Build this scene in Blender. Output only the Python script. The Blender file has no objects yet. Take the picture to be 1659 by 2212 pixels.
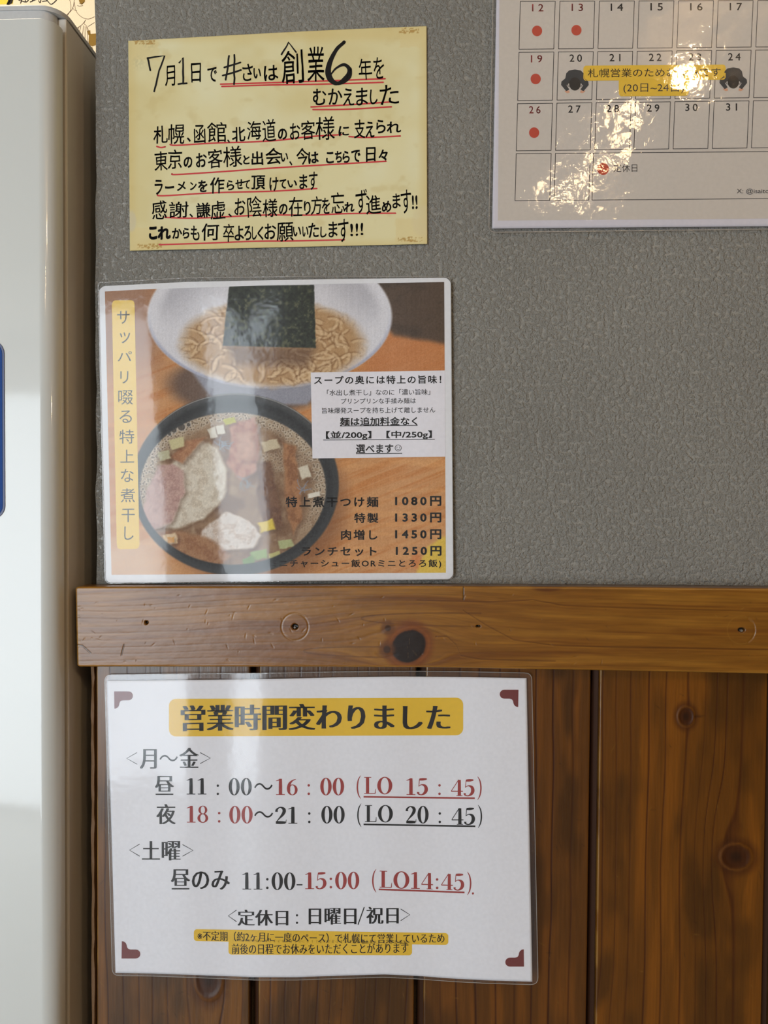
import bpy, bmesh, math, random
import numpy as np
from mathutils import Vector, Matrix

# ---------------------------------------------------------------- camera, world, lights
sc = bpy.context.scene
COL = sc.collection
W, H = 1659.0, 2212.0
F = 1661.0                      # focal length in pixels of the 1659 wide frame
D = 0.55                        # camera distance from the plaster wall (wall plane is y = 0)
CZ = 1.25
CAM = Vector((0.0, -D, CZ))
fwd = Vector((-0.045, 1.0, -0.0235)).normalized()
rgt = fwd.cross(Vector((0, 0, 1))).normalized()
up = rgt.cross(fwd).normalized()
ROLL = 0.0068
r2 = rgt * math.cos(ROLL) + up * math.sin(ROLL)
u2 = up * math.cos(ROLL) - rgt * math.sin(ROLL)
rgt, up = r2, u2
cam_d = bpy.data.cameras.new('camera'); cam = bpy.data.objects.new('camera', cam_d); COL.objects.link(cam)
M = Matrix(((rgt.x, up.x, -fwd.x), (rgt.y, up.y, -fwd.y), (rgt.z, up.z, -fwd.z)))
cam.matrix_world = Matrix.Translation(CAM) @ M.to_4x4()
cam_d.sensor_fit = 'HORIZONTAL'; cam_d.sensor_width = 36.0; cam_d.lens = 36.0 * F / W
cam_d.clip_start = 0.02; cam_d.clip_end = 60
sc.camera = cam

sc.view_settings.view_transform = 'Standard'
sc.view_settings.look = 'None'
sc.view_settings.exposure = 0.17
sc.view_settings.gamma = 1.0
sc.view_settings.use_curve_mapping = False

wd = bpy.data.worlds.new('world'); sc.world = wd; wd.use_nodes = True
wd.node_tree.nodes['Background'].inputs[0].default_value = (0.80, 0.90, 1.0, 1)
wd.node_tree.nodes['Background'].inputs[1].default_value = 2.2

def light(name, kind, loc, energy, color, size=None, size_y=None, target=None):
    l = bpy.data.lights.new(name, kind); l.energy = energy; l.color = color
    if kind == 'AREA':
        l.shape = 'RECTANGLE'; l.size = size; l.size_y = size_y
    elif size is not None:
        l.shadow_soft_size = size
    o = bpy.data.objects.new(name, l); COL.objects.link(o); o.location = loc
    if target is not None:
        o.rotation_euler = (Vector(target) - Vector(loc)).to_track_quat('-Z', 'Y').to_euler()
    return o
# daylight through the glazed shop front behind the camera (opening of wall_rear)
light('daylight_front_window', 'AREA', (-1.80, -3.34, 1.13), 60, (0.84, 0.93, 1.0), 1.45, 2.15, (-1.80, 0, 1.13))
# warm pendant bulbs over the counter behind the camera; the last is an added fill
light('warm_bulb', 'POINT', (0.734, -1.50, 2.37), 8, (1.0, 0.70, 0.38), 0.035)
light('warm_bulb', 'POINT', (0.49, -1.60, 2.20), 2.2, (1.0, 0.70, 0.38), 0.035)
light('warm_bulb', 'POINT', (0.40, -1.62, 2.12), 1.5, (1.0, 0.72, 0.42), 0.03)
light('warm_bulb', 'POINT', (1.75, -1.15, 1.95), 9, (1.0, 0.74, 0.44), 0.04)  # unseen lamp added to warm the right of the wall
# unseen light added over the niche to brighten the cream poster
light('niche_fill_light', 'AREA', (-0.75, 0.15, 2.42), 6.0, (1.0, 0.86, 0.66), 0.5, 0.3, (-0.75, 0.3, 0))

# ---------------------------------------------------------------- helpers
def P(px, py, y=0.0):
    """point of the plane y = const seen at a pixel of the 1659x2212 frame"""
    d = fwd * F + rgt * (px - W / 2) - up * (py - H / 2)
    t = (y - CAM.y) / d.y
    return CAM + d * t
FW, RG, UP_, CM = (np.array(v) for v in (fwd, rgt, up, CAM))
def Parr(px, py, y):
    d = FW[None, :] * F + RG[None, :] * (px - W / 2)[:, None] - UP_[None, :] * (py - H / 2)[:, None]
    t = (y - CM[1]) / d[:, 1]
    return CM[None, :] + d * t[:, None]

def srgb(c):
    c = np.asarray(c, float) / 255.0
    return np.where(c <= 0.04045, c / 12.92, ((c + 0.055) / 1.055) ** 2.4)

_lat = {}
def vnoise(x, y, seed=0):
    if seed not in _lat:
        _lat[seed] = np.random.RandomState(seed + 11).rand(256, 256)
    L = _lat[seed]
    xi = np.floor(x).astype(int); yi = np.floor(y).astype(int)
    fx = x - xi; fy = y - yi
    fx = fx * fx * (3 - 2 * fx); fy = fy * fy * (3 - 2 * fy)
    a = L[xi % 256, yi % 256]; b = L[(xi + 1) % 256, yi % 256]
    c = L[xi % 256, (yi + 1) % 256]; d = L[(xi + 1) % 256, (yi + 1) % 256]
    return (a * (1 - fx) + b * fx) * (1 - fy) + (c * (1 - fx) + d * fx) * fy
def fbm(x, y, seed=0, o=3):
    s = 0; a = 0.5; t = 0
    for k in range(o):
        s = s + a * vnoise(x * 2 ** k, y * 2 ** k, seed + k); t += a; a *= 0.5
    return s / t
def sst(a, b, x):
    t = np.clip((x - a) / (b - a), 0, 1)
    return t * t * (3 - 2 * t)
def mixc(c, col, m):
    return c * (1 - m[..., None]) + np.asarray(col, float) * m[..., None]

def mesh_obj(name, verts, faces, mat=None, parent=None, smooth=False):
    me = bpy.data.meshes.new(name)
    me.from_pydata([tuple(v) for v in verts], [], [tuple(f) for f in faces])
    me.update()
    if smooth:
        me.polygons.foreach_set('use_smooth', [True] * len(me.polygons))
    o = bpy.data.objects.new(name, me); COL.objects.link(o)
    if mat: me.materials.append(mat)
    if parent: o.parent = parent
    return o
def empty(name, loc=(0, 0, 0)):
    o = bpy.data.objects.new(name, None); COL.objects.link(o); o.location = (0, 0, 0); o.empty_display_size = 0.02
    return o
def tag(o, label=None, cat=None, group=None, kind=None):
    if label: o['label'] = label
    if cat: o['category'] = cat
    if group: o['group'] = group
    if kind: o['kind'] = kind
    return o
def box(name, lo, hi, mat, parent=None, bevel=0.0, seg=2):
    bm = bmesh.new(); bmesh.ops.create_cube(bm, size=1)
    for v in bm.verts:
        v.co = Vector([(lo[i] + hi[i]) / 2 + v.co[i] * (hi[i] - lo[i]) for i in range(3)])
    if bevel > 0:
        bmesh.ops.bevel(bm, geom=list(bm.edges), offset=bevel, segments=seg, affect='EDGES', profile=0.5)
    me = bpy.data.meshes.new(name); bm.to_mesh(me); bm.free()
    o = bpy.data.objects.new(name, me); COL.objects.link(o); me.materials.append(mat)
    if parent: o.parent = parent
    return o

# ---------------------------------------------------------------- materials
def nmat(name):
    m = bpy.data.materials.new(name); m.use_nodes = True
    nt = m.node_tree; b = nt.nodes['Principled BSDF']
    return m, nt, b
def noise_bump(nt, b, scale, strength, dist=0.001, detail=3, stretch=None, kind='NOISE', inp='Normal'):
    tc = nt.nodes.new('ShaderNodeTexCoord'); mp = nt.nodes.new('ShaderNodeMapping')
    if stretch: mp.inputs['Scale'].default_value = stretch
    nt.links.new(tc.outputs['Object'], mp.inputs[0])
    n = nt.nodes.new('ShaderNodeTexNoise'); n.inputs['Scale'].default_value = scale; n.inputs['Detail'].default_value = detail
    nt.links.new(mp.outputs[0], n.inputs['Vector'])
    bp = nt.nodes.new('ShaderNodeBump'); bp.inputs['Strength'].default_value = strength; bp.inputs['Distance'].default_value = dist
    nt.links.new(n.outputs[0], bp.inputs['Height'])
    if b is not None: nt.links.new(bp.outputs[0], b.inputs[inp])
    return n, bp
def plain(name, col, rough=0.6, spec=0.3, bump=None, mott=0.0):
    m, nt, b = nmat(name)
    c = srgb(col); b.inputs['Base Color'].default_value = (*c, 1)
    b.inputs['Roughness'].default_value = rough; b.inputs['Specular IOR Level'].default_value = spec
    if bump: noise_bump(nt, b, *bump)
    else:
        tc = nt.nodes.new('ShaderNodeTexCoord'); n = nt.nodes.new('ShaderNodeTexNoise'); n.inputs['Scale'].default_value = 400
        nt.links.new(tc.outputs['Object'], n.inputs['Vector'])
        r = nt.nodes.new('ShaderNodeMapRange'); r.inputs[3].default_value = 0.93; r.inputs[4].default_value = 1.05
        mx = nt.nodes.new('ShaderNodeMix'); mx.data_type = 'RGBA'; mx.blend_type = 'MULTIPLY'; mx.inputs[0].default_value = 1
        nt.links.new(n.outputs[0], r.inputs[0]); mx.inputs[6].default_value = (*c, 1)
        nt.links.new(r.outputs[0], mx.inputs[7]); nt.links.new(mx.outputs[2], b.inputs['Base Color'])
    return m
def painted(name, rough=0.55, spec=0.3, bump=None, coat=0.0, coat_rough=0.2, fine=None):
    """colour attribute 'Col' (a print or the figure of the wood) times a fine procedural grain"""
    m, nt, b = nmat(name)
    a = nt.nodes.new('ShaderNodeAttribute'); a.attribute_name = 'Col'
    out = a.outputs['Color']
    if fine:
        scale, stretch, lo, hi = fine
        tc = nt.nodes.new('ShaderNodeTexCoord'); mp = nt.nodes.new('ShaderNodeMapping'); mp.inputs['Scale'].default_value = stretch
        nt.links.new(tc.outputs['Object'], mp.inputs[0])
        n = nt.nodes.new('ShaderNodeTexNoise'); n.inputs['Scale'].default_value = scale; n.inputs['Detail'].default_value = 4
        nt.links.new(mp.outputs[0], n.inputs['Vector'])
        r = nt.nodes.new('ShaderNodeMapRange'); r.inputs[1].default_value = 0.3; r.inputs[2].default_value = 0.7
        r.inputs[3].default_value = lo; r.inputs[4].default_value = hi
        nt.links.new(n.outputs[0], r.inputs[0])
        mx = nt.nodes.new('ShaderNodeMix'); mx.data_type = 'RGBA'; mx.blend_type = 'MULTIPLY'; mx.inputs[0].default_value = 1
        nt.links.new(out, mx.inputs[6]); nt.links.new(r.outputs[0], mx.inputs[7]); out = mx.outputs[2]
    nt.links.new(out, b.inputs['Base Color'])
    b.inputs['Roughness'].default_value = rough; b.inputs['Specular IOR Level'].default_value = spec
    b.inputs['Coat Weight'].default_value = coat; b.inputs['Coat Roughness'].default_value = coat_rough
    if bump:
        n, bp = noise_bump(nt, b, *bump)
        nt.links.new(bp.outputs[0], b.inputs['Coat Normal'])
    return m
def film_mat(name, rough=0.04, layers=((60, 0.3, 0.001, None),), tint=(1, 1, 1), base=0.05, haze=0.02):
    m = bpy.data.materials.new(name); m.use_nodes = True; nt = m.node_tree
    nt.nodes.remove(nt.nodes['Principled BSDF'])
    out = nt.nodes['Material Output']
    tr = nt.nodes.new('ShaderNodeBsdfTransparent'); tr.inputs[0].default_value = (*tint, 1)
    gl = nt.nodes.new('ShaderNodeBsdfGlossy'); gl.inputs['Roughness'].default_value = rough
    prev = None
    for (s, st, d, sx) in layers:
        n, bp = noise_bump(nt, None, s, st, d, 3, sx)
        if prev: nt.links.new(prev.outputs[0], bp.inputs['Normal'])
        prev = bp
    lw = nt.nodes.new('ShaderNodeLayerWeight'); lw.inputs[0].default_value = 0.5
    nt.links.new(prev.outputs[0], gl.inputs['Normal']); nt.links.new(prev.outputs[0], lw.inputs['Normal'])
    p = nt.nodes.new('ShaderNodeMath'); p.operation = 'POWER'; p.inputs[1].default_value = 5
    nt.links.new(lw.outputs['Facing'], p.inputs[0])
    r = nt.nodes.new('ShaderNodeMapRange'); r.inputs[3].default_value = base; r.inputs[4].default_value = 1.0
    nt.links.new(p.outputs[0], r.inputs[0])
    mx = nt.nodes.new('ShaderNodeMixShader')
    nt.links.new(r.outputs[0], mx.inputs[0]); nt.links.new(tr.outputs[0], mx.inputs[1]); nt.links.new(gl.outputs[0], mx.inputs[2])
    df = nt.nodes.new('ShaderNodeBsdfDiffuse'); df.inputs[0].default_value = (0.8, 0.8, 0.84, 1)
    m2 = nt.nodes.new('ShaderNodeMixShader'); m2.inputs[0].default_value = haze
    nt.links.new(mx.outputs[0], m2.inputs[1]); nt.links.new(df.outputs[0], m2.inputs[2])
    nt.links.new(m2.outputs[0], out.inputs['Surface'])
    return m

# grey textured plaster: flattened nodules like sprayed orange-peel finish
def plaster_mat():
    m, nt, b = nmat('grey_textured_plaster')
    b.inputs['Roughness'].default_value = 0.33; b.inputs['Specular IOR Level'].default_value = 0.5
    tc = nt.nodes.new('ShaderNodeTexCoord')
    n1 = nt.nodes.new('ShaderNodeTexNoise'); n1.inputs['Scale'].default_value = 340; n1.inputs['Detail'].default_value = 4; n1.inputs['Roughness'].default_value = 0.6; n1.inputs['Distortion'].default_value = 0.0
    n2 = nt.nodes.new('ShaderNodeTexNoise'); n2.inputs['Scale'].default_value = 620; n2.inputs['Detail'].default_value = 2
    n3 = nt.nodes.new('ShaderNodeTexNoise'); n3.inputs['Scale'].default_value = 9; n3.inputs['Detail'].default_value = 4
    for n in (n1, n2, n3): nt.links.new(tc.outputs['Object'], n.inputs['Vector'])
    r1 = nt.nodes.new('ShaderNodeMapRange'); r1.interpolation_type = 'SMOOTHSTEP'; r1.inputs[1].default_value = 0.36; r1.inputs[2].default_value = 0.72
    nt.links.new(n1.outputs[0], r1.inputs[0])
    ad = nt.nodes.new('ShaderNodeMath'); ad.operation = 'MULTIPLY_ADD'; ad.inputs[1].default_value = 0.25
    nt.links.new(n2.outputs[0], ad.inputs[0]); nt.links.new(r1.outputs[0], ad.inputs[2])
    bp = nt.nodes.new('ShaderNodeBump'); bp.inputs['Strength'].default_value = 1.0; bp.inputs['Distance'].default_value = 0.0012
    nt.links.new(ad.outputs[0], bp.inputs['Height']); nt.links.new(bp.outputs[0], b.inputs['Normal'])
    cr = nt.nodes.new('ShaderNodeMapRange'); cr.inputs[1].default_value = 0.3; cr.inputs[2].default_value = 0.7; cr.inputs[3].default_value = 0.93; cr.inputs[4].default_value = 1.06
    nt.links.new(n3.outputs[0], cr.inputs[0])
    mx = nt.nodes.new('ShaderNodeMix'); mx.data_type = 'RGBA'; mx.blend_type = 'MULTIPLY'; mx.inputs[0].default_value = 1
    mx.inputs[6].default_value = (*srgb((146, 144, 138)), 1); nt.links.new(cr.outputs[0], mx.inputs[7])
    nt.links.new(mx.outputs[2], b.inputs['Base Color'])
    return m

PLASTER = plaster_mat()
CREAM_WALL = plain('cream_wall_paint', (172, 158, 138), 0.8)
BROWN_WALL = plain('brown_wood_wall', (112, 78, 50), 0.6)
FLOOR_M = plain('worn_grey_floor', (150, 142, 130), 0.3, 0.5)
CEIL_M = plain('ceiling_white', (176, 168, 154), 0.8)
RAW_EDGE = plain('rough_board_edge', (90, 76, 62), 0.9, 0.1, (900, 0.6, 0.001))
DARK = plain('dark_gap', (26, 22, 19), 0.9, 0.1)

# ---------------------------------------------------------------- room shell
XL, XR, YR, YB, ZC = -2.6, 2.3, -3.4, 0.78, 2.5
tag(box('floor', (XL - 0.1, YR - 0.1, -0.1), (XR + 0.1, YB + 0.1, 0), FLOOR_M), 'dark floor of the shop', kind='structure')
tag(box('ceiling', (XL - 0.1, YR - 0.1, ZC), (XR + 0.1, YB + 0.1, ZC + 0.1), CEIL_M), 'white ceiling of the shop', kind='structure')
tag(box('wall_left', (XL - 0.1, YR, 0), (XL, YB, ZC), CREAM_WALL), 'cream side wall', kind='structure')
tag(box('wall_right', (XR, YR, 0), (XR + 0.1, YB, ZC), BROWN_WALL), 'brown wooden right side wall', kind='structure')
tag(box('wall_back', (XL, YB, 0), (XR, YB + 0.1, ZC), CREAM_WALL), 'cream wall behind the refrigerator', kind='structure')
wr = empty('wall_rear'); tag(wr, 'street side wall with the glazed opening', kind='structure')
WX0, WX1, WZ0, WZ1 = -2.55, -1.05, 0.02, 2.22
for lo, hi in (((XL, YR - 0.1, 0), (WX0, YR, ZC)), ((WX1, YR - 0.1, 0), (XR, YR, ZC)),
               ((WX0, YR - 0.1, 0), (WX1, YR, WZ0)), ((WX0, YR - 0.1, WZ1), (WX1, YR, ZC))):
    box('wall_section', lo, hi, CREAM_WALL, wr)

# grey partition wall: front face at y = 0, rough left edge beside the refrigerator
WEX = P(207, 640, 0).x
zr = P(900, 1300, 0).z
def partition():
    # left edge follows a slightly uneven cut line
    rnd = random.Random(4)
    n = 90
    zs = np.linspace(P(900, 1290, 0).z, ZC, n)
    vs = []; fs = []
    for i, z in enumerate(zs):
        xe = WEX + (vnoise(np.array([z * 40.0]), np.array([0.3]), 5)[0] - 0.5) * 0.0022 + (rnd.random() - 0.5) * 0.0006
        vs += [(xe, 0, z), (XR, 0, z), (XR, 0.10, z), (xe + 0.001, 0.10, z)]
    for i in range(n - 1):
        a = 4 * i; b = a + 4
        for k in range(4):
            fs.append((a + k, a + (k + 1) % 4, b + (k + 1) % 4, b + k))
    fs.append((3, 2, 1, 0)); a = 4 * (n - 1); fs.append((a, a + 1, a + 2, a + 3))
    return vs, fs
vs, fs = partition()
wf = mesh_obj('wall_front', vs, fs, PLASTER)
tag(wf, 'grey textured plaster wall carrying the notices', kind='structure')
# core of the lower wall behind the boards
core = box('wall_core', (WEX + 0.002, 0.004, 0), (XR, 0.10, P(900, 1290, 0).z), RAW_EDGE, wf)

# ---------------------------------------------------------------- wood
def set_cols(me, cols):
    at = me.color_attributes.new('Col', 'FLOAT_COLOR', 'POINT')
    c = np.ones((len(cols), 4)); c[:, :3] = cols
    at.data.foreach_set('color', c.ravel())
def grid_faces(nx, ny, flip=False):
    i, j = np.meshgrid(np.arange(nx - 1), np.arange(ny - 1))
    a = (j * nx + i).ravel()
    f = np.stack([a, a + 1, a + nx + 1, a + nx], 1)
    return f[:, ::-1] if flip else f
def fast_mesh(name, verts, quads, extra=()):
    me = bpy.data.meshes.new(name)
    faces = [tuple(q) for q in quads.tolist()] + [tuple(e) for e in extra]
    me.from_pydata(verts.tolist(), [], faces); me.update()
    me.polygons.foreach_set('use_smooth', [True] * len(me.polygons))
    return me

def ring_lines(s, period, seed, sharp=5.0):
    """late-wood lines: irregular spacing, dark on one side"""
    w = s / period + 1.3 * vnoise(s / period * 0.45, s * 0 + 0.5, seed)
    ph = w - np.floor(w)
    k = np.floor(w).astype(int)
    st = _lat.setdefault(900 + seed, np.random.RandomState(seed).rand(256, 256))[k % 256, 7]
    return np.clip(1 - np.abs(ph - 0.5) * sharp, 0, 1) * (0.35 + 0.65 * st)

WOOD_RAIL = painted('varnished_pine_rail', 0.36, 0.35, (380, 0.30, 0.0003, 4, (0.5, 1, 1)), 0.55, 0.32, (220, (0.25, 2, 3.2), 0.86, 1.10))
WOOD_BOARD = painted('varnished_pine_board', 0.38, 0.4, (300, 0.22, 0.0005, 4, (1.6, 1, 0.15)), 0.40, 0.24, (260, (2.6, 2, 0.12), 0.88, 1.10))

# the rail (front grid, rounded arrises, skirt to the wall)
def make_rail():
    T = 0.017; yf = -T
    x0, x1 = 163.5, 1810.0
    nx = 1090; xs = np.concatenate([x0 + np.array([0, .4, 1, 1.8, 2.8, 4, 5.5, 7.5]), np.linspace(x0 + 9.5, 1680, nx), np.linspace(1690, x1, 12)])
    vv = np.concatenate([np.array([0, .4, 1, 1.8, 2.8, 4.0, 5.4]) / 174, np.linspace(7 / 174, 1 - 7 / 174, 104), 1 - np.array([5.4, 4, 2.8, 1.8, 1, .4, 0]) / 174])
    X, V = np.meshgrid(xs, vv)
    kx = [100, 165, 560, 920, 1260, 1580, 1850]
    top = np.interp(X, kx, [1267.6, 1267.6, 1266.6, 1266.0, 1267.6, 1270.6, 1273])
    bot = np.interp(X, kx, [1441.0, 1441.0, 1441.2, 1442.2, 1448.2, 1454.6, 1460])
    # rounded left corners
    PX = X + (V - 0.5) * 4.0 * np.clip(1 - (X - x0) / 300, 0, 1)
    PY = top + (bot - top) * V
    dx = X - x0; dyt = PY - top; dyb = bot - PY
    R = 7.0
    for dd, sg in ((dyt, 1), (dyb, -1)):
        m = (dx < R) & (dd < R)
        # pull the corner to an arc
        q = np.hypot(R - dx, R - dd); mx = np.maximum(R - dx, R - dd)
        s = np.where(q > 0, mx / np.maximum(q, 1e-6), 1)
        PX = np.where(m, x0 + R - (R - dx) * s + (PX - X), PX)
        PY = np.where(m, PY + sg * ((R - (R - dd) * s) - dd), PY)
    d = np.minimum(np.minimum(dx, dyt), dyb)
    Rb = 4.5
    bev = np.where(d < Rb, 1 - np.sqrt(np.clip(1 - ((Rb - d) / Rb) ** 2, 0, 1)), 0) * 0.0017
    # colour field ------------------------------------------------
    px, py = PX, PY
    U = (px - 165) / 1500
    base = np.zeros(px.shape + (3,)) + np.array([150, 96, 40.])
    ks = [(883, 1396, 40, 1.0), (838, 1358, 13, 0.7), (836, 1403, 15, 0.7), (1180, 1262, 26, 0.5)]
    psi = (py - 1355) + 7 * (fbm(px / 260, py / 60, 21) - 0.5) * 2 + 16 * np.sin((px - 300) / 330.0) * 0.6
    for (a, b, r, g) in ks:
        ddx = (px - a) / 2.3; ddy = py - b
        rho2 = ddx ** 2 + ddy ** 2 + r * r * 0.35
        psi = psi - g * ddy * np.minimum(r * r / rho2, 0.92)
    l1 = ring_lines(psi, 15, 3, 6)
    l2 = ring_lines(psi, 5, 9, 3)
    c = base
    c = mixc(c, (186, 128, 62), 0.7 * sst(0.35, 0.75, fbm(px / 210, psi / 18, 31)))
    c = mixc(c, (120, 66, 24), 0.55 * sst(0.5, 0.8, fbm(px / 300, psi / 10, 41)))
    c = mixc(c, (104, 58, 22), 0.30 * l1 * np.clip(0.5 + U, 0.5, 1))
    c = mixc(c, (118, 70, 28), 0.18 * l2 * np.clip(0.4 + U, 0.4, 1))
    # cathedral tongue left of the knot and one right-hand sweep
    for (a, b, L, hgt) in ((655, 1406, 190, 17), (780, 1336, 260, 22)):
        t = np.clip((px - a) / L, 0, 1); e = np.abs(np.abs(py - b - 3 * t) - hgt * np.sqrt(t) * (1 - 0.35 * t))
        m = np.clip(1 - e / 2.2, 0, 1) * (px > a) * (px < a + L)
        c = mixc(c, (92, 50, 20), 0.6 * m)
    for pts in (((1000, 1318), (1050, 1350), (1110, 1382), (1200, 1394), (1340, 1398), (1700, 1404)),
                ((940, 1375), (965, 1374), (985, 1392), (995, 1416), (1040, 1424), (1200, 1428)),
                ((900, 1296), (1050, 1300), (1110, 1298), (1150, 1295), (1220, 1308), (1400, 1314), (1700, 1322))):
        a = np.array(pts, float); yy = np.interp(px, a[:, 0], a[:, 1], left=-99, right=-99)
        c = mixc(c, (84, 44, 16), 0.62 * np.clip(1 - np.abs(py - yy) / 1.7, 0, 1))
        c = mixc(c, (190, 130, 64), 0.35 * np.clip(1 - np.abs(py - yy - 3.2) / 1.7, 0, 1))
    # knot: reddish halo, lighter rim, black heart with fine checks
    rk = np.hypot((px - 883) / 1.12, (py - 1396))
    ang = np.arctan2(py - 1396, px - 883)
    wob = 2.5 * np.sin(2 * ang + 0.6) + 2 * (fbm(np.cos(ang) * 2 + 5, np.sin(ang) * 2 + 5, 17) - 0.5) * 2
    c = mixc(c, (128, 62, 22), 0.8 * (1 - sst(44, 66, rk + wob + 0.15 * np.abs(px - 883))))
    c = mixc(c, (160, 92, 40), 0.6 * np.clip(1 - np.abs(rk + wob - 40) / 4, 0, 1))
    c = mixc(c, (34, 16, 12), 1 - sst(31, 36, rk + wob))
    for (x_, y_, dx_, dy_) in ((883, 1366, 2, 30), (880, 1396, 2, 26), (884, 1396, 18, 22)):
        L = math.hypot(dx_, dy_); t = ((px - x_) * dx_ + (py - y_) * dy_) / L; e = np.abs((px - x_) * dy_ - (py - y_) * dx_) / L
        c = mixc(c, (110, 88, 80), 0.7 * np.clip(1 - np.abs(e + 0.5 * np.sin(t / 4)) / 0.9, 0, 1) * (t > 0) * (t < L))
    for (a, b, r) in ((838, 1357, 11), (836, 1403, 13)):
        rr = np.hypot(px - a, py - b)
        c = mixc(c, (110, 62, 30), 0.75 * (1 - sst(r * 0.9, r * 1.8, rr)))
        c = mixc(c, (60, 32, 20), 0.8 * (1 - sst(r * 0.4, r * 0.8, rr)))
    c = mixc(c, (96, 50, 26), 0.7 * (1 - sst(0.55, 1.0, np.hypot((px - 1182) / 42, (py - 1268) / 13))))
    # circular dents around the nails (wood shows lighter along the ring)
    for (a, b, r) in ((637, 1354, 29), (1601, 1361, 30)):
        rr = np.hypot(px - a, (py - b))
        c = mixc(c, (176, 128, 74), 0.5 * np.clip(1 - np.abs(rr - r) / 1.4, 0, 1))
    # edge highlight painted along both arrises; wear: pale end grain on the left
    c = mixc(c, (196, 138, 72), 0.75 * np.exp(-(np.minimum(dyt, dyb) - 2.5) ** 2 / 5.0) * (0.5 + 0.5 * vnoise(px / 40, py * 0, 55)))
    c = mixc(c, (192, 142, 84), 0.6 * np.exp(-(dx - 3) ** 2 / 22.0))
    rs = np.random.RandomState(8)
    dent = np.zeros_like(px)
    for _ in range(85):
        a = 170 + 1480 * rs.rand() ** 2.0; b = 1280 + 155 * rs.rand(); L = 3 + 14 * rs.rand(); th = rs.rand() * 3.14
        ca, sa = math.cos(th), math.sin(th)
        near = (np.abs(px - a) < L + 3) & (np.abs(py - b) < L + 3)
        t = (px - a) * ca + (py - b) * sa; e = np.abs(-(px - a) * sa + (py - b) * ca + 0.03 * t * t / 1.0 * (rs.rand() - .5))
        m = np.clip(1 - e / 1.3, 0, 1) * np.clip(1 - np.abs(t) / L * 2, 0, 1) * near
        dent = np.maximum(dent, m)
        k = rs.rand()
        c = mixc(c, (66, 38, 20) if k < 0.4 else (196, 156, 104), 0.38 * m)
    # cracks at the lower left corner, small split at the top
    for pts in (((166, 1393), (178, 1395), (186, 1402), (196, 1411)), ((268, 1393), (265, 1404), (262, 1416)), ((1001, 1268), (1001, 1295))):
        a = np.array(pts, float)
        for (p, q) in zip(a[:-1], a[1:]):
            v = q - p; L = np.hypot(*v); t = ((px - p[0]) * v[0] + (py - p[1]) * v[1]) / L; e = np.abs((px - p[0]) * v[1] - (py - p[1]) * v[0]) / L
            m = np.clip(1 - e / 1.5, 0, 1) * (t > -1) * (t < L + 1)
            c = mixc(c, (30, 18, 12), 0.9 * m); dent = np.maximum(dent, m)
    hole = np.zeros_like(px)
    for (a, b, rx, ry) in ((316, 1345, 4.2, 3.6), (637, 1354, 7.0, 6.0), (1033, 1353, 4.5, 2.6), (1602, 1361, 7.5, 5.0)):
        m = 1 - sst(0.7, 1.15, np.hypot((px - a) / rx, (py - b) / ry) + 0.25 * (vnoise(px / 3, py / 3, 66) - 0.5))
        hole = np.maximum(hole, m)
    c = mixc(c, (26, 17, 12), hole)  # dark of the recessed holes put into the colour
    ringd = np.clip(1 - np.abs(np.hypot(px - 1601, py - 1361) - 30) / 2.4, 0, 1) * (px > 1615) + 0.5 * np.clip(1 - np.abs(np.hypot(px - 637, py - 1354) - 29) / 2.0, 0, 1)
    relief = 0.00028 * dent + 0.0030 * hole + 0.0005 * ringd  + 0.00012 * (fbm(px / 26, py / 14, 71) - 0.5) * np.clip(1.2 - U, 0.25, 1) + 0.00012 * l1
    Y = yf + bev + relief
    ny_, nx_ = X.shape
    vt = Parr(PX.ravel(), PY.ravel(), np.full(PX.size, yf)); vt[:, 1] = Y.ravel()
    quads = grid_faces(nx_, ny_)[:, ::-1]
    quads = quads[:, ::-1] if False else quads
    # skirt
    bd = [j * 0 + i for j in (0,) for i in range(nx_)] + [j * nx_ + nx_ - 1 for j in range(1, ny_)] + [(ny_ - 1) * nx_ + i for i in range(nx_ - 2, -1, -1)] + [j * nx_ for j in range(ny_ - 2, 0, -1)]
    n0 = len(vt)
    sk = vt[bd].copy(); sk[:, 1] = 0.0
    vt2 = np.vstack([vt, sk]); nb = len(bd)
    ex = [(bd[k], bd[(k + 1) % nb], n0 + (k + 1) % nb, n0 + k) for k in range(nb)]
    ex.append(tuple(range(n0, n0 + nb)))
    me = fast_mesh('trim_1', vt2, quads, ex)
    cols = srgb(c.reshape(-1, 3)) * np.array([0.70, 0.70, 0.36]); cols = np.vstack([cols, cols[bd]])
    set_cols(me, cols)
    bm = bmesh.new(); bm.from_mesh(me); bmesh.ops.recalc_face_normals(bm, faces=bm.faces); bm.to_mesh(me); bm.free()
    me.materials.append(WOOD_RAIL)
    o = bpy.data.objects.new('trim_1', me); COL.objects.link(o)
    tag(o, 'thick varnished pine rail with a big dark knot between plaster and boards', kind='structure')
    return o
RAIL = make_rail()
# nails sunk in the rail holes
STEEL = plain('dull_nail_steel', (120, 112, 104), 0.35, 0.5)
for (a, b, r) in ((637, 1355, 0.0009), (1601, 1362, 0.0011)):
    p = P(a, b, -0.0145)
    bm = bmesh.new(); bmesh.ops.create_cone(bm, cap_ends=True, segments=12, radius1=r, radius2=r * 0.8, depth=0.002, matrix=Matrix.Translation(p) @ Matrix.Rotation(math.pi / 2, 4, 'X'))
    me = bpy.data.meshes.new('nail_head'); bm.to_mesh(me); bm.free(); me.materials.append(STEEL)
    o = bpy.data.objects.new('nail_head', me); COL.objects.link(o); o.parent = RAIL

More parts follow.
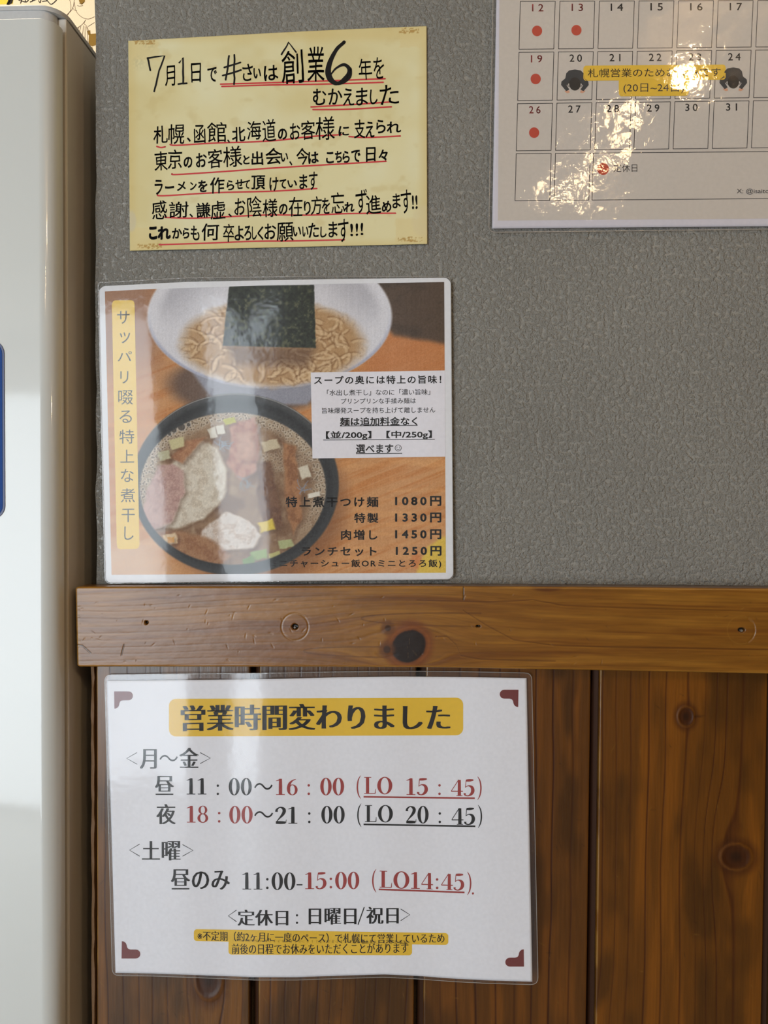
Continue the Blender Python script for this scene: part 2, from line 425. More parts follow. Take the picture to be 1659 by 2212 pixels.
# boards ---------------------------------------------------------
BY = -0.006                       # front plane of the boards
def bx_at(px): return P(px, 1830, BY).x
ZT = P(900, 1430, -0.001).z       # tops hidden behind the rail
def make_board(pxl, pxr, seed, knots=(), tone=(128, 74, 32), lines=(), wear=0.0, tongue=True, dark=0.0, reach=XR):
    x0, x1 = bx_at(pxl), bx_at(pxr)
    zb = P(900, 2260, BY).z
    mmx = (x1 - x0)
    nx = max(6, int(mmx / 0.00055))
    inner = np.linspace(x0 + 0.0014, x1 - 0.0010, nx)
    xs = np.concatenate([[x0, x0 + 0.0003, x0 + 0.0008], inner, [x1 - 0.0006, x1 - 0.0002, x1]])
    zs = np.concatenate([np.linspace(ZT, zb, 300), np.linspace(zb - 0.03, 0.0, 22)])
    X, Z = np.meshgrid(xs, zs)
    v = Parr(np.array([0.]), np.array([0.]), np.array([BY]))  # unused probe
    # pixel-like coordinates in the board plane (1 unit = 0.33 mm), measured from the board's own corner
    s = 1 / 0.000331
    px = (X - x0) * s; py = (ZT - Z) * s
    psi = px + 26 * (fbm(px / 260 + seed, py / 420, seed) - 0.5) + (py / 760.) * 14 * (vnoise(np.array([seed * 1.7]), np.array([0.5]), 2)[0] - 0.2)
    for (a, b, rx, ry, g) in knots:
        ddx = (px - a); ddy = (py - b) / 2.6
        rho2 = ddx ** 2 + ddy ** 2 + rx * rx * 0.3
        psi = psi - g * ddx * np.minimum(rx * rx / rho2, 0.9)
    c = np.zeros(px.shape + (3,)) + np.array(tone, float)
    c = mixc(c, np.array(tone) * 1.28, 0.8 * sst(0.4, 0.72, fbm(psi / 26, py / 380, seed + 3)))
    c = mixc(c, np.array(tone) * 0.66, 0.7 * sst(0.45, 0.75, fbm(psi / 60, py / 170, seed + 7)))
    per = 40 if seed % 2 else 31
    l1 = ring_lines(psi, per, seed + 30, 15)
    l2 = ring_lines(psi, 8, seed + 60, 3)
    c = mixc(c, np.array(tone) * np.array([0.60, 0.42, 0.40]), 0.95 * np.clip(l1 * 1.4, 0, 1))
    c = mixc(c, np.array(tone) * 0.84, 0.18 * l2)
    for (a, b, rx, ry, g) in knots:
        rr = np.hypot((px - a) / rx, (py - b) / ry) + 0.14 * (fbm(px / 9, py / 9, seed) - 0.5)
        c = mixc(c, (84, 38, 12), 0.65 * (1 - sst(1.0, 1.9, rr)))
        c = mixc(c, (168, 104, 46), 0.55 * np.clip(1 - np.abs(rr - 1.05) / 0.16, 0, 1))
        c = mixc(c, (86, 40, 14), 0.8 * (1 - sst(0.75, 0.98, rr)))
        c = mixc(c, (56, 26, 12), 0.8 * (1 - sst(0.1, 0.6, rr)))
        t = (px - a - rx) / (rx * 1.7); m = (t > 0) * (t < 1) * np.clip(1 - np.abs(py - b + 2 * t) / (4.5 * (1.05 - t)), 0, 1)
        if g < 0.6: c = mixc(c, (70, 34, 14), 0.75 * m)
    # scuffs
    rs = np.random.RandomState(seed + 90)
    for _ in range(int(12 + 60 * wear)):
        a = rs.rand() * px.max(); b = 30 + 760 * (rs.rand() ** (0.5 if wear > 0.2 else 1)); L = 4 + 12 * rs.rand(); th = 0.4 * rs.randn() + (1.57 if rs.rand() < 0.5 else 0.3)
        ca, sa = math.cos(th), math.sin(th); t = (px - a) * ca + (py - b) * sa; e = np.abs(-(px - a) * sa + (py - b) * ca)
        m = np.clip(1 - e / 1.6, 0, 1) * np.clip(1 - np.abs(t) / L, 0, 1)
        c = mixc(c, (52, 30, 16) if rs.rand() < 0.45 else (186, 140, 92), 0.45 * m)
    # highlight along the left arris, painted on in patches
    eg = np.exp(-((px - 1.6) / 2.0) ** 2) * (0.25 + 0.75 * sst(0.35, 0.7, fbm(px * 0, py / 55, seed + 5)))
    c = mixc(c, (214, 158, 108), 0.8 * eg)
    de = np.minimum(X - x0, x1 - X); rb = 0.0010
    Y = BY + np.where(de < rb, (1 - np.sqrt(np.clip(1 - ((rb - de) / rb) ** 2, 0, 1))), 0) * 0.0009 + 0.00010 * l1
    for (a, b, rx, ry, g) in knots:
        Y = Y - 0.0004 * np.clip(1 - np.abs(np.hypot((px - a) / rx, (py - b) / ry) - 0.95) / 0.25, 0, 1)
    vt = np.stack([X.ravel(), Y.ravel(), Z.ravel()], 1)
    ny_, nx_ = X.shape
    bd = list(range(nx_)) + [j * nx_ + nx_ - 1 for j in range(1, ny_)] + [(ny_ - 1) * nx_ + i for i in range(nx_ - 2, -1, -1)] + [j * nx_ for j in range(ny_ - 2, 0, -1)]
    n0 = len(vt); sk = vt[bd].copy(); sk[:, 1] = 0.0025; nb = len(bd)
    vt2 = np.vstack([vt, sk])
    ex = [(bd[k], bd[(k + 1) % nb], n0 + (k + 1) % nb, n0 + k) for k in range(nb)]
    ex.append(tuple(range(n0, n0 + nb)))
    me = fast_mesh('board', vt2, grid_faces(nx_, ny_), ex)
    cc = srgb(np.clip(c, 0, 255).reshape(-1, 3)) * np.array([0.50, 0.53, 0.25]); cc = np.vstack([cc, cc[bd] * 0.8]); set_cols(me, cc)
    bm = bmesh.new(); bm.from_mesh(me); bmesh.ops.recalc_face_normals(bm, faces=bm.faces); bm.to_mesh(me); bm.free()
    me.materials.append(WOOD_BOARD)
    o = bpy.data.objects.new('board', me); COL.objects.link(o); o.parent = wf
    if tongue:
        # recessed tongue of the joint to the left of this board
        xa = x0 - 0.0044
        pts = [(xa, 0.0018), (xa + 0.0018, 0.0006), (x0 + 0.0002, -0.0006), (x0 + 0.0002, 0.0032), (xa, 0.0032)]
        vs = []; n = len(pts)
        for z in (0.0, ZT):
            vs += [(x, y, z) for x, y in pts]
        fs = [(k, (k + 1) % n, n + (k + 1) % n, n + k) for k in range(n)] + [tuple(range(n))[::-1], tuple(range(n, 2 * n))]
        mesh_obj('board_tongue', vs, fs, TONGUE_M, o)
    return o
TONGUE_M = plain('shaded_pine_tongue', (62, 36, 20), 0.6, 0.15, (300, 0.3, 0.0006, 3, (2, 1, 0.1)))  # pine darkened in colour for the shadow inside the groove
# px edges, figure and knots of each board (knot: x from left edge, y from rail, radii, strength)
make_board(208.5, 539.5, 3, ((250, 705, 30, 42, 0.9), (306, 575, 9, 14, 0.7)), (134, 84, 48), wear=0.9)
make_board(559.0, 896.5, 6, (), (126, 76, 38), wear=0.35)
make_board(917.0, 1271.5, 9, (), (124, 72, 32), wear=0.15)
make_board(1291.0, 1652.0, 12, ((181, 103, 17, 21, 0.5), (290, 400, 31, 27, 0.95)), (138, 80, 26), wear=0.1)
make_board(1670.0, 2030.0, 15, ((150, 300, 20, 24, 0.7),), (132, 76, 28), wear=0.1)
# narrow weathered strip at the corner
def corner_strip():
    x0, x1 = bx_at(196.5), bx_at(203.5)
    n = 160; vs = []; fs = []
    for i in range(n):
        z = ZT * (1 - i / (n - 1)); w = (vnoise(np.array([z * 90.0]), np.array([1.5]), 8)[0] - 0.5) * 0.0012
        w2 = (vnoise(np.array([z * 130.0]), np.array([4.5]), 8)[0] - 0.5) * 0.0012
        vs += [(x0 + w * 0.5, -0.0052 + w, z), (x1 + w2 * 0.7, -0.0060 + w2, z), (x1 + w2 * 0.7, 0.003, z), (x0 + w * 0.5, 0.003, z)]
    for i in range(n - 1):
        a = 4 * i; b = a + 4
        for k in range(4): fs.append((a + k, b + k, b + (k + 1) % 4, a + (k + 1) % 4))
    fs += [(0, 1, 2, 3), tuple(4 * (n - 1) + k for k in (3, 2, 1, 0))]
    return mesh_obj('trim_2', vs, fs, plain('weathered_pine_edge', (128, 96, 66), 0.55, 0.4, (500, 0.9, 0.001, 4, (1, 1, 0.4))))
o = corner_strip(); tag(o, 'narrow splintered pine strip at the wall corner beside the refrigerator', kind='structure')

# ---------------------------------------------------------------- sheets of paper
class Sheet:
    """a sheet on the wall: hf(x, z) is its distance from the wall plane in metres"""
    def __init__(self, root, hf, t=lambda a, b: (a, b)):
        self.root = root; self.hf = hf; self.t = t
    def map(self, px, py, lift):
        px = np.asarray(px, float); py = np.asarray(py, float)
        y = np.full(px.shape, -0.004)
        for _ in range(4):
            q = Parr(px, py, y); y = -(self.hf(q[:, 0], q[:, 2]) + lift)
        q = Parr(px, py, y)
        return q
class Ink:
    def __init__(self, sheet, name, mat, lift=0.00008, label=None, step=9, warp=0):
        self.s = sheet; self.name = name; self.mat = mat; self.lift = lift; self.v = []; self.f = []; self.label = label; self.step = step; self.warp = warp
    def poly(self, pts, raw=False):
        n = len(self.v); self.v += [tuple(p if raw else self.s.t(*p)) for p in pts]; self.f.append(tuple(range(n, n + len(pts)))); return self
    def add(self, vs, fs):
        n = len(self.v); self.v += [tuple(v) for v in vs]; self.f += [tuple(i + n for i in f) for f in fs]; return self
    def rect(self, x0, y0, x1, y1, sl=0.0, r=0):
        def s(x, y): return (x, y + sl * (x - x0))
        if r <= 0: return self.poly([s(x0, y0), s(x1, y0), s(x1, y1), s(x0, y1)])
        pts = []
        for cx, cy, a0 in ((x1 - r, y0 + r, -90), (x1 - r, y1 - r, 0), (x0 + r, y1 - r, 90), (x0 + r, y0 + r, 180)):
            for k in range(7):
                a = math.radians(a0 + 15 * k); pts.append(s(cx + r * math.cos(a), cy + r * math.sin(a)))
        return self.poly(pts)
    def disc(self, cx, cy, rx, ry=None, n=28):
        ry = ry or rx
        return self.poly([(cx + rx * math.cos(k * 2 * math.pi / n), cy + ry * math.sin(k * 2 * math.pi / n)) for k in range(n)])
    def ring(self, cx, cy, ox, oy, ix, iy, n=32):
        vs = [self.s.t(cx + a * math.cos(k * 2 * math.pi / n), cy + b * math.sin(k * 2 * math.pi / n)) for a, b in ((ox, oy), (ix, iy)) for k in range(n)]
        return self.add(vs, [(k, (k + 1) % n, n + (k + 1) % n, n + k) for k in range(n)])
    def stroke(self, pts, w, smooth=True, cap=True):
        """ribbon along points (x, y[, w])"""
        p = [(q[0], q[1], q[2] if len(q) > 2 else w) for q in pts]
        if smooth and len(p) > 2:
            o = []
            for i in range(len(p) - 1):
                a = p[max(i - 1, 0)]; b = p[i]; c = p[i + 1]; d = p[min(i + 2, len(p) - 1)]
                for k in range(6):
                    t = k / 6.0
                    o.append(tuple(0.5 * ((2 * b[j]) + (-a[j] + c[j]) * t + (2 * a[j] - 5 * b[j] + 4 * c[j] - d[j]) * t * t + (-a[j] + 3 * b[j] - 3 * c[j] + d[j]) * t ** 3) for j in range(3)))
            o.append(p[-1]); p = o
        L, R = [], []
        for i, q in enumerate(p):
            a = p[max(i - 1, 0)]; b = p[min(i + 1, len(p) - 1)]
            dx, dy = b[0] - a[0], b[1] - a[1]; l = math.hypot(dx, dy) or 1
            nx, ny = -dy / l * q[2] / 2, dx / l * q[2] / 2
            L.append(self.s.t(q[0] + nx, q[1] + ny)); R.append(self.s.t(q[0] - nx, q[1] - ny))
        n = len(p)
        self.add(L + R, [(i, i + 1, n + i + 1, n + i) for i in range(n - 1)])
        if cap:
            for q in (p[0], p[-1]): self.disc(q[0], q[1], q[2] / 2, n=10)
        return self
    def text(self, s, x0, y0, x1, y1, sl=0.0, bold=0.0, mincho=False, space=1.0, rot=0.0, curve=None):
        for (V, Fc) in glyphs(s, bold, mincho, space):
            V = V.copy()
            mn, mx = V.min(0), V.max(0)
            X = x0 + (V[:, 0] - mn[0]) / max(mx[0] - mn[0], 1e-6) * (x1 - x0)
            Y = y1 - (V[:, 1] - mn[1]) / max(mx[1] - mn[1], 1e-6) * (y1 - y0)
            if rot:
                cx, cy = (x0 + x1) / 2, (y0 + y1) / 2; ca, sa = math.cos(rot), math.sin(rot)
                X, Y = cx + (X - cx) * ca - (Y - cy) * sa, cy + (X - cx) * sa + (Y - cy) * ca
            Y = Y + sl * (X - x0)
            if curve: Y = Y + curve(X)
            vs = [self.s.t(a, b) for a, b in zip(X, Y)]
            self.add(vs, Fc)
        return self
    def build(self):
        bm = bmesh.new()
        vv = [bm.verts.new((x, y, 0)) for x, y in self.v]
        for f in self.f:
            try: bm.faces.new([vv[i] for i in f])
            except ValueError: pass
        bmesh.ops.triangulate(bm, faces=[f for f in bm.faces if len(f.verts) > 4])
        a = np.array(self.v); mn, mx = a.min(0), a.max(0)
        for ax in (0, 1):
            st = self.step if ax == 0 else self.step * 2.5
            if self.warp: st = self.step
            k = math.floor(mn[ax] / st) * st + st
            while k < mx[ax]:
                co = [0, 0, 0]; no = [0, 0, 0]; co[ax] = k; no[ax] = 1
                bmesh.ops.bisect_plane(bm, geom=list(bm.verts) + list(bm.edges) + list(bm.faces), dist=1e-5, plane_co=co, plane_no=no)
                k += st
        me = bpy.data.meshes.new(self.name); bm.to_mesh(me); bm.free()
        n = len(me.vertices); co = np.empty(n * 3); me.vertices.foreach_get('co', co); co = co.reshape(-1, 3)
        X, Y = co[:, 0], co[:, 1]
        if self.warp:
            X = X + (vnoise(X / 13, Y / 13, 3) - 0.5) * 2 * self.warp; Y = Y + (vnoise(X / 13, Y / 13, 4) - 0.5) * 2 * self.warp
        q = self.s.map(X, Y, self.lift)
        me.vertices.foreach_set('co', q.ravel()); me.update()
        bm = bmesh.new(); bm.from_mesh(me)
        for f in bm.faces:
            f.normal_update()
            if f.normal.y > 0: f.normal_flip()
        bm.to_mesh(me); bm.free()
        me.materials.append(self.mat)
        o = bpy.data.objects.new(self.name, me); COL.objects.link(o); o.parent = self.s.root
        if self.label: o['label'] = self.label
        return o

_gc = {}
def glyphs(s, bold, mincho, space):
    key = (s, bold, mincho, space)
    if key in _gc: return _gc[key]
    c = bpy.data.curves.new('t', 'FONT'); c.body = s; c.size = 1; c.resolution_u = 3; c.space_character = space
    c.offset = -0.0085 if mincho else min(bold, 0)
    o = bpy.data.objects.new('t', c); COL.objects.link(o)
    bpy.context.view_layer.update()
    me = o.to_mesh()
    V = np.array([(v.co.x, v.co.y) for v in me.vertices]); Fc = [tuple(p.vertices) for p in me.polygons]
    o.to_mesh_clear(); bpy.data.objects.remove(o); bpy.data.curves.remove(c)
    out = []
    if mincho:
        n = len(V); vs = []; fs = []
        w = mincho
        for k in range(5):
            d = (k / 4 - 0.5) * w
            vs.append(V + np.array([d, 0])); fs += [tuple(i + k * n for i in f) for f in Fc]
        V = np.vstack(vs); Fc = fs
    elif bold > 0:
        n = len(V); vs = []; fs = []
        for k in range(8):
            a = k * math.pi / 4 + 0.39
            vs.append(V + bold * np.array([math.cos(a), math.sin(a)])); fs += [tuple(i + k * n for i in f) for f in Fc]
        V = np.vstack(vs); Fc = fs
    out = [(V, Fc)]
    _gc[key] = out
    return out

# high contrast serif figures
SER = {
 '1': (0.54, [[(.27, .02, .15), (.27, .5, .15), (.27, .99, .13)], [(.05, .86, .02), (.16, .90, .05), (.30, .97, .06)], [(.06, .02, .04), (.48, .02, .04)]]),
 '2': (0.58, [[(.08, .70, .12), (.10, .84, .09), (.25, .97, .05), (.41, .88, .13), (.44, .72, .15), (.36, .52, .12), (.18, .26, .06), (.07, .09, .04)], [(.05, .07, .12), (.28, .06, .13), (.50, .06, .10)], [(.52, .04, .04), (.54, .24, .02)]]),
 '4': (0.60, [[(.38, .97, .04), (.03, .30, .035)], [(.02, .28, .05), (.58, .28, .05)], [(.41, .02, .15), (.41, .96, .13)], [(.27, .02, .035), (.56, .02, .035)]]),
 '5': (0.56, [[(.13, .92, .09), (.30, .93, .11), (.48, .95, .07)], [(.13, .93, .035), (.10, .50, .035)], [(.10, .52, .03), (.24, .61, .05), (.40, .53, .12), (.45, .32, .155), (.38, .12, .12), (.22, .01, .05), (.08, .07, .08), (.07, .17, .11)]]),
 '6': (0.58, [[(.47, .97, .02), (.30, .88, .07), (.16, .68, .12), (.115, .42, .15), (.13, .22, .13)], ('ring', .295, .31, .25, .33, .12, .29)]),
 '8': (0.58, [('ring', .29, .745, .215, .255, .105, .22), ('ring', .29, .26, .26, .28, .13, .235)]),
 '0': (0.60, [('ring', .30, .49, .275, .52, .112, .475)]),
 'O': (0.82, [('ring', .41, .49, .385, .52, .205, .475)]),
 'L': (0.66, [[(.19, .02, .15), (.19, .98, .15)], [(.02, .98, .035), (.38, .98, .035)], [(.02, .02, .04), (.58, .02, .04)], [(.58, .02, .05), (.60, .30, .02)]]),
 ':': (0.36, [('disc', .18, .10, .075), ('disc', .18, .60, .075)]),
 '-': (0.40, [[(.05, .30, .06), (.35, .30, .06)]]),
 '(': (0.34, [[(.28, 1.12, .02), (.13, .86, .06), (.07, .45, .085), (.13, .05, .06), (.28, -.22, .02)]]),
 ')': (0.34, [[(.06, 1.12, .02), (.21, .86, .06), (.27, .45, .085), (.21, .05, .06), (.06, -.22, .02)]]),
}
def serif(ink, s, x0, y0, x1, y1, sl=0.0):
    """fit the figures between x0..x1, cap height y0..y1"""
    wd_ = sum(SER[c][0] for c in s); sx = (x1 - x0) / wd_; sy = (y1 - y0); x = x0
    for ch in s:
        adv, parts = SER[ch]
        k = sx if ch not in '()' else sy * 0.9
        def tr(u, v): 
            X = x + u * k; return (X, y1 - v * sy + sl * (X - x0))
        for p in parts:
            if p[0] == 'ring':
                _, cx, cy, ox, oy, ix, iy = p; X, Y = tr(cx, cy); ink.ring(X, Y, ox * sx, oy * sy, ix * sx, iy * sy)
            elif p[0] == 'disc':
                X, Y = tr(p[1], p[2]); ink.disc(X, Y, p[3] * sy, n=14)
            else:
                vert = abs(p[-1][0] - p[0][0]) < abs(p[-1][1] - p[0][1])
                ink.stroke([(*tr(u, v), w * (sx * 1.06 if w > 0.08 else sy * 1.15)) for u, v, w in p], 1, cap=False)
        x += adv * k
def outline_grid(sheet, name, tl, tr, br, bl, nx, ny, lift, mat, back=None, edges=None, radius=0, paint=None):
    """closed thin slab over a pixel quad whose four edges may be polylines (functions of 0..1)"""
    u = np.linspace(0, 1, nx); v = np.linspace(0, 1, ny)
    if radius:
        def cl(n, r):
            a = np.array([0, .03, .1, .22, .4, .65]) * r
            return np.concatenate([a, np.linspace(r, 1 - r, n), (1 - a)[::-1]])
        Lx = math.hypot(tr[0] - tl[0], tr[1] - tl[1]); Ly = math.hypot(bl[0] - tl[0], bl[1] - tl[1])
        u = cl(nx, radius / Lx); v = cl(ny, radius / Ly)
    U, V = np.meshgrid(u, v)
    if radius:   # squeeze the corners to arcs
        dx = np.minimum(U, 1 - U) * Lx; dy = np.minimum(V, 1 - V) * Ly; R = radius
        m = (dx < R) & (dy < R); q = np.hypot(R - dx, R - dy); mx = np.maximum(R - dx, R - dy); s = np.where(q > 0, mx / np.maximum(q, 1e-6), 1)
        ndx = np.where(m, R - (R - dx) * s, dx); ndy = np.where(m, R - (R - dy) * s, dy)
        U = np.where(U < 0.5, ndx / Lx, 1 - ndx / Lx); V = np.where(V < 0.5, ndy / Ly, 1 - ndy / Ly)
    e = edges or {}
    def lerp(a, b, t): return a[0] + (b[0] - a[0]) * t, a[1] + (b[1] - a[1]) * t
    tx, ty = lerp(tl, tr, U); bx_, by_ = lerp(bl, br, U)
    if 'top' in e: ty = np.interp(tx, *zip(*e['top']))
    if 'bottom' in e: by_ = np.interp(bx_, *zip(*e['bottom']))
    PX = tx + (bx_ - tx) * V; PY = ty + (by_ - ty) * V
    front = sheet.map(PX.ravel(), PY.ravel(), lift)
    ny_, nx_ = U.shape
    bd = list(range(nx_)) + [j * nx_ + nx_ - 1 for j in range(1, ny_)] + [(ny_ - 1) * nx_ + i for i in range(nx_ - 2, -1, -1)] + [j * nx_ for j in range(ny_ - 2, 0, -1)]
    n0 = len(front)
    f = grid_faces(nx_, ny_)
    if back is not None:
        bk = front.copy(); bk[:, 1] += back
        vt = np.vstack([front, bk]); f = np.vstack([f, f[:, ::-1] + n0]); nb = len(bd)
        ex = [(bd[k], n0 + bd[k], n0 + bd[(k + 1) % nb], bd[(k + 1) % nb]) for k in range(nb)]
    else: vt = front; ex = []
    # front faces towards -y
    me = fast_mesh(name, vt, f[:, ::-1], ex)
    if paint is not None:
        c = paint(PX, PY); c = srgb(np.clip(c, 0, 255)).reshape(-1, 3)
        if back is not None: c = np.vstack([c, c])
        set_cols(me, c)
    bm = bmesh.new(); bm.from_mesh(me); bmesh.ops.recalc_face_normals(bm, faces=bm.faces)
    if back is None:
        for fc in bm.faces:
            if fc.normal.y > 0: fc.normal_flip()
    bm.to_mesh(me); bm.free()
    me.materials.append(mat)
    o = bpy.data.objects.new(name, me); COL.objects.link(o); o.parent = sheet.root
    return o

BLACK = plain('black_print_ink', (30, 30, 32), 0.55, 0.3)
SOFTBLACK = plain('dark_grey_print_ink', (52, 50, 48), 0.55, 0.3)
REDPRINT = plain('dull_red_print_ink', (160, 62, 60), 0.55, 0.3)
MAROON = plain('maroon_print_ink', (118, 56, 56), 0.55, 0.3)
YELLOW = plain('yellow_print_ink', (232, 190, 52), 0.55, 0.3)
PALEYELLOW = plain('pale_yellow_print_ink', (240, 204, 96), 0.55, 0.3)
WHITE = plain('white_paper', (232, 232, 236), 0.6, 0.3)
BOXWHITE = plain('white_text_panel_print', (236, 233, 240), 0.6, 0.3)
ORANGE_RED = plain('brick_red_print_ink', (190, 66, 44), 0.55, 0.3)
SKIN = plain('skin_tone_print_ink', (214, 160, 130), 0.55, 0.3)

RIM = nmat('clear_film_edge')[0]
_b = RIM.node_tree.nodes['Principled BSDF']; _b.inputs['Base Color'].default_value = (0.30, 0.28, 0.26, 1); _b.inputs['Roughness'].default_value = 0.22; _b.inputs['Specular IOR Level'].default_value = 0.9
noise_bump(RIM.node_tree, _b, 300, 0.5, 0.0006)
def film_rim(sheet, tl, tr, br, bl, r, edges=None, lift=0.0006, w=1.3):
    ink = Ink(sheet, 'film_edge', RIM, lift, 'bright sealed edge of the laminate')
    sv = sheet.t; sheet.t = lambda a, b: (a, b)
    e = edges or {}
    def side(a, b, key=None):
        if key in e:
            q = [p for p in e[key] if min(a[0], b[0]) + r < p[0] < max(a[0], b[0]) - r]
            xs_ = [p[0] for p in e[key]]; ys_ = [p[1] for p in e[key]]
            q = [(a[0] + math.copysign(r, b[0] - a[0]),)] + q + [(b[0] - math.copysign(r, b[0] - a[0]),)] if b[0] > a[0] else [(a[0] - r,)] + q[::-1] + [(b[0] + r,)]
            return [(p[0], float(np.interp(p[0], xs_, ys_))) for p in q]
        L = math.hypot(b[0] - a[0], b[1] - a[1]); k = r / L
        return [(a[0] + (b[0] - a[0]) * k, a[1] + (b[1] - a[1]) * k), (b[0] - (b[0] - a[0]) * k, b[1] - (b[1] - a[1]) * k)]
    sides = [side(tl, tr, 'top'), side(tr, br), side(br, bl, 'bottom'), side(bl, tl)]
    cor = [tr, br, bl, tl]; pts = []
    for sd, c_, nx_ in zip(sides, cor, sides[1:] + sides[:1]):
        pts += sd; a, b = sd[-1], nx_[0]
        for t in (0.25, 0.5, 0.75): pts.append(tuple((1 - t) ** 2 * a[k] + 2 * t * (1 - t) * c_[k] + t * t * b[k] for k in (0, 1)))
    pts.append(pts[0])
    ink.stroke(pts, w, smooth=False); sheet.t = sv
    return ink.build()

# ================================================================ notice 1: handwritten yellow sheet
root = empty('handwritten_notice'); tag(root, 'yellowed handwritten paper notice with black marker writing and red underlines', 'notice')
def h1(x, z): return 0.0009 + 0.0006 * (np.sin(x * 38 + 1) * 0.5 + 0.5) + 0.0006 * (np.sin(z * 30 + 2) * 0.5 + 0.5)
K = 1659 / 680.0
s1 = Sheet(root, h1, lambda a, b: (260 + a / K, 40 + b / K))
def paint_note(X, Y):
    c = np.zeros(X.shape + (3,)) + np.array([227, 218, 172.])
    c = mixc(c, (218, 204, 150), 0.8 * sst(0.45, 0.75, fbm(X / 150, Y / 110, 5)))
    c = mixc(c, (230, 226, 190), 0.6 * sst(0.5, 0.8, fbm(X / 90, Y / 90, 15)))
    c = mixc(c, (206, 186, 128), 0.35 * sst(0.6, 0.85, fbm(X / 30, Y / 24, 25)))
    ex = np.minimum(X - 279, 922 - X); ey = np.minimum(Y - 75, 535 - Y)
    c = mixc(c, (214, 190, 124), 0.5 * (1 - sst(0, 26, np.minimum(ex, ey))))
    # old tape: dull translucent squares with brown torn marks on the four corners
    for (x0, y0, x1, y1, bx0, by0, bx1, by1) in ((283, 86, 345, 132, 287, 89, 335, 94), (862, 58, 921, 104, 862, 62, 905, 70), (281, 488, 340, 541, 297, 528, 350, 535), (852, 470, 922, 528, 860, 514, 912, 520)):
        n = 5 * (vnoise(X / 6, Y / 6, 33) - 0.5)
        m = sst(0, 4, X - x0 + n) * sst(0, 4, x1 - X + n) * sst(0, 4, Y - y0 + n) * sst(0, 4, y1 - Y + n)
        c = mixc(c, (224, 206, 150), 0.55 * m)
        m2 = (X > bx0) * (X < bx1) * (Y > by0 - 2) * (Y < by1 + 2) * sst(0.45, 0.6, vnoise(X / 2.6, Y / 2.2, 34))
        c = mixc(c, (168, 124, 58), 0.65 * m2)
    c = mixc(c, (206, 198, 168), 0.6 * sst(0, 6, -(Y - 505) + (X - 281) * 0.9 - 0) * 0)
    # grey smudges
    for (a, b, r) in ((322, 92, 10), (300, 135, 9), (610, 340, 7)):
        c = mixc(c, (180, 172, 130), 0.35 * np.exp(-((X - a) ** 2 + (Y - b) ** 2) / (2 * r * r)) * sst(0.3, 0.7, vnoise(X / 3, Y / 3, 35)))
    m = (1 - sst(0.6, 1.0, np.hypot((X - 283) / 14, (Y - 478) / 28))); c = mixc(c, (208, 200, 178), 0.6 * m)
    m = (1 - sst(0.7, 1.0, np.hypot((X - 915) / 30, (Y - 478) / 40))); c = mixc(c, (220, 206, 164), 0.5 * m)
    return c
PAPER_Y = painted('aged_yellow_paper', 0.7, 0.2, (30, 0.12, 0.002, 3))
outline_grid(s1, 'paper', (277, 88), (921.5, 56), (923, 527), (280.5, 541.5), 330, 240, 0.0, PAPER_Y, 0.0003,
             {'top': [(270, 88.5), (300, 87), (600, 70.5), (700, 65.5), (800, 61), (930, 56)]}, 0, paint_note)
PEN = plain('black_marker_ink', (22, 20, 20), 0.6, 0.2)
RED = plain('red_marker_ink', (206, 62, 66), 0.5, 0.3)
rnd = random.Random(3)
def hand(name, items, bold=0.017):
    ink = Ink(s1, name, PEN, 0.00016, None, 7, warp=0.9)
    for it in items:
        ch, x0, y0, x1, y1 = it[:5]; hh = max(y1 - y0, x1 - x0)
        b = it[5] if len(it) > 5 else min(0.03, max(0.002, (8.6 - 0.075 * hh) / 2 / hh))
        ink.text(ch, x0, y0, x1, y1, rot=rnd.uniform(-0.05, 0.02), sl=-0.05, bold=b)
    return ink
ink = hand('marker_heading', [
 ('月', 234, 250, 288, 358), ('日', 373, 235, 424, 338), ('で', 460, 258, 510, 335),
 ('さ', 642, 240, 698, 330), ('い', 702, 262, 742, 318), ('は', 757, 248, 830, 330), ('創', 848, 170, 965, 345), ('業', 985, 150, 1076, 335),
 ('年', 1255, 212, 1325, 325), ('を', 1333, 205, 1388, 320),
 ('む', 1015, 372, 1085, 458), ('か', 1095, 370, 1168, 455), ('え', 1172, 368, 1232, 460), ('ま', 1242, 368, 1303, 460), ('し', 1315, 375, 1355, 452), ('た', 1368, 350, 1468, 455)], 0.012)
W7 = 9.3
ink.stroke([(142, 208), (150, 240), (157, 272)], W7); ink.stroke([(142, 208), (185, 202), (232, 197), (205, 270), (178, 384)], W7, smooth=False)
ink.stroke([(310, 232), (330, 205), (331, 344)], W7, smooth=False); ink.stroke([(306, 347), (350, 340)], W7)
ink.stroke([(548, 258), (632, 232)], W7); ink.stroke([(540, 300), (634, 272)], W7); ink.stroke([(572, 196), (566, 260), (556, 322)], W7); ink.stroke([(600, 192), (600, 348)], W7)
ink.stroke([(850, 188), (888, 127), (925, 178)], W7, smooth=False)
ink.stroke([(1178, 124, 18), (1135, 170, 20), (1102, 240, 26), (1096, 290, 32), (1118, 332, 30), (1155, 338, 18), (1196, 300, 20), (1206, 265, 22), (1180, 244, 16), (1140, 258, 11), (1112, 290, 8)], 20)
ink.stroke([(1150, 344, 14), (1180, 335, 16), (1205, 302, 24), (1210, 265, 20)], 16)
ink.build()
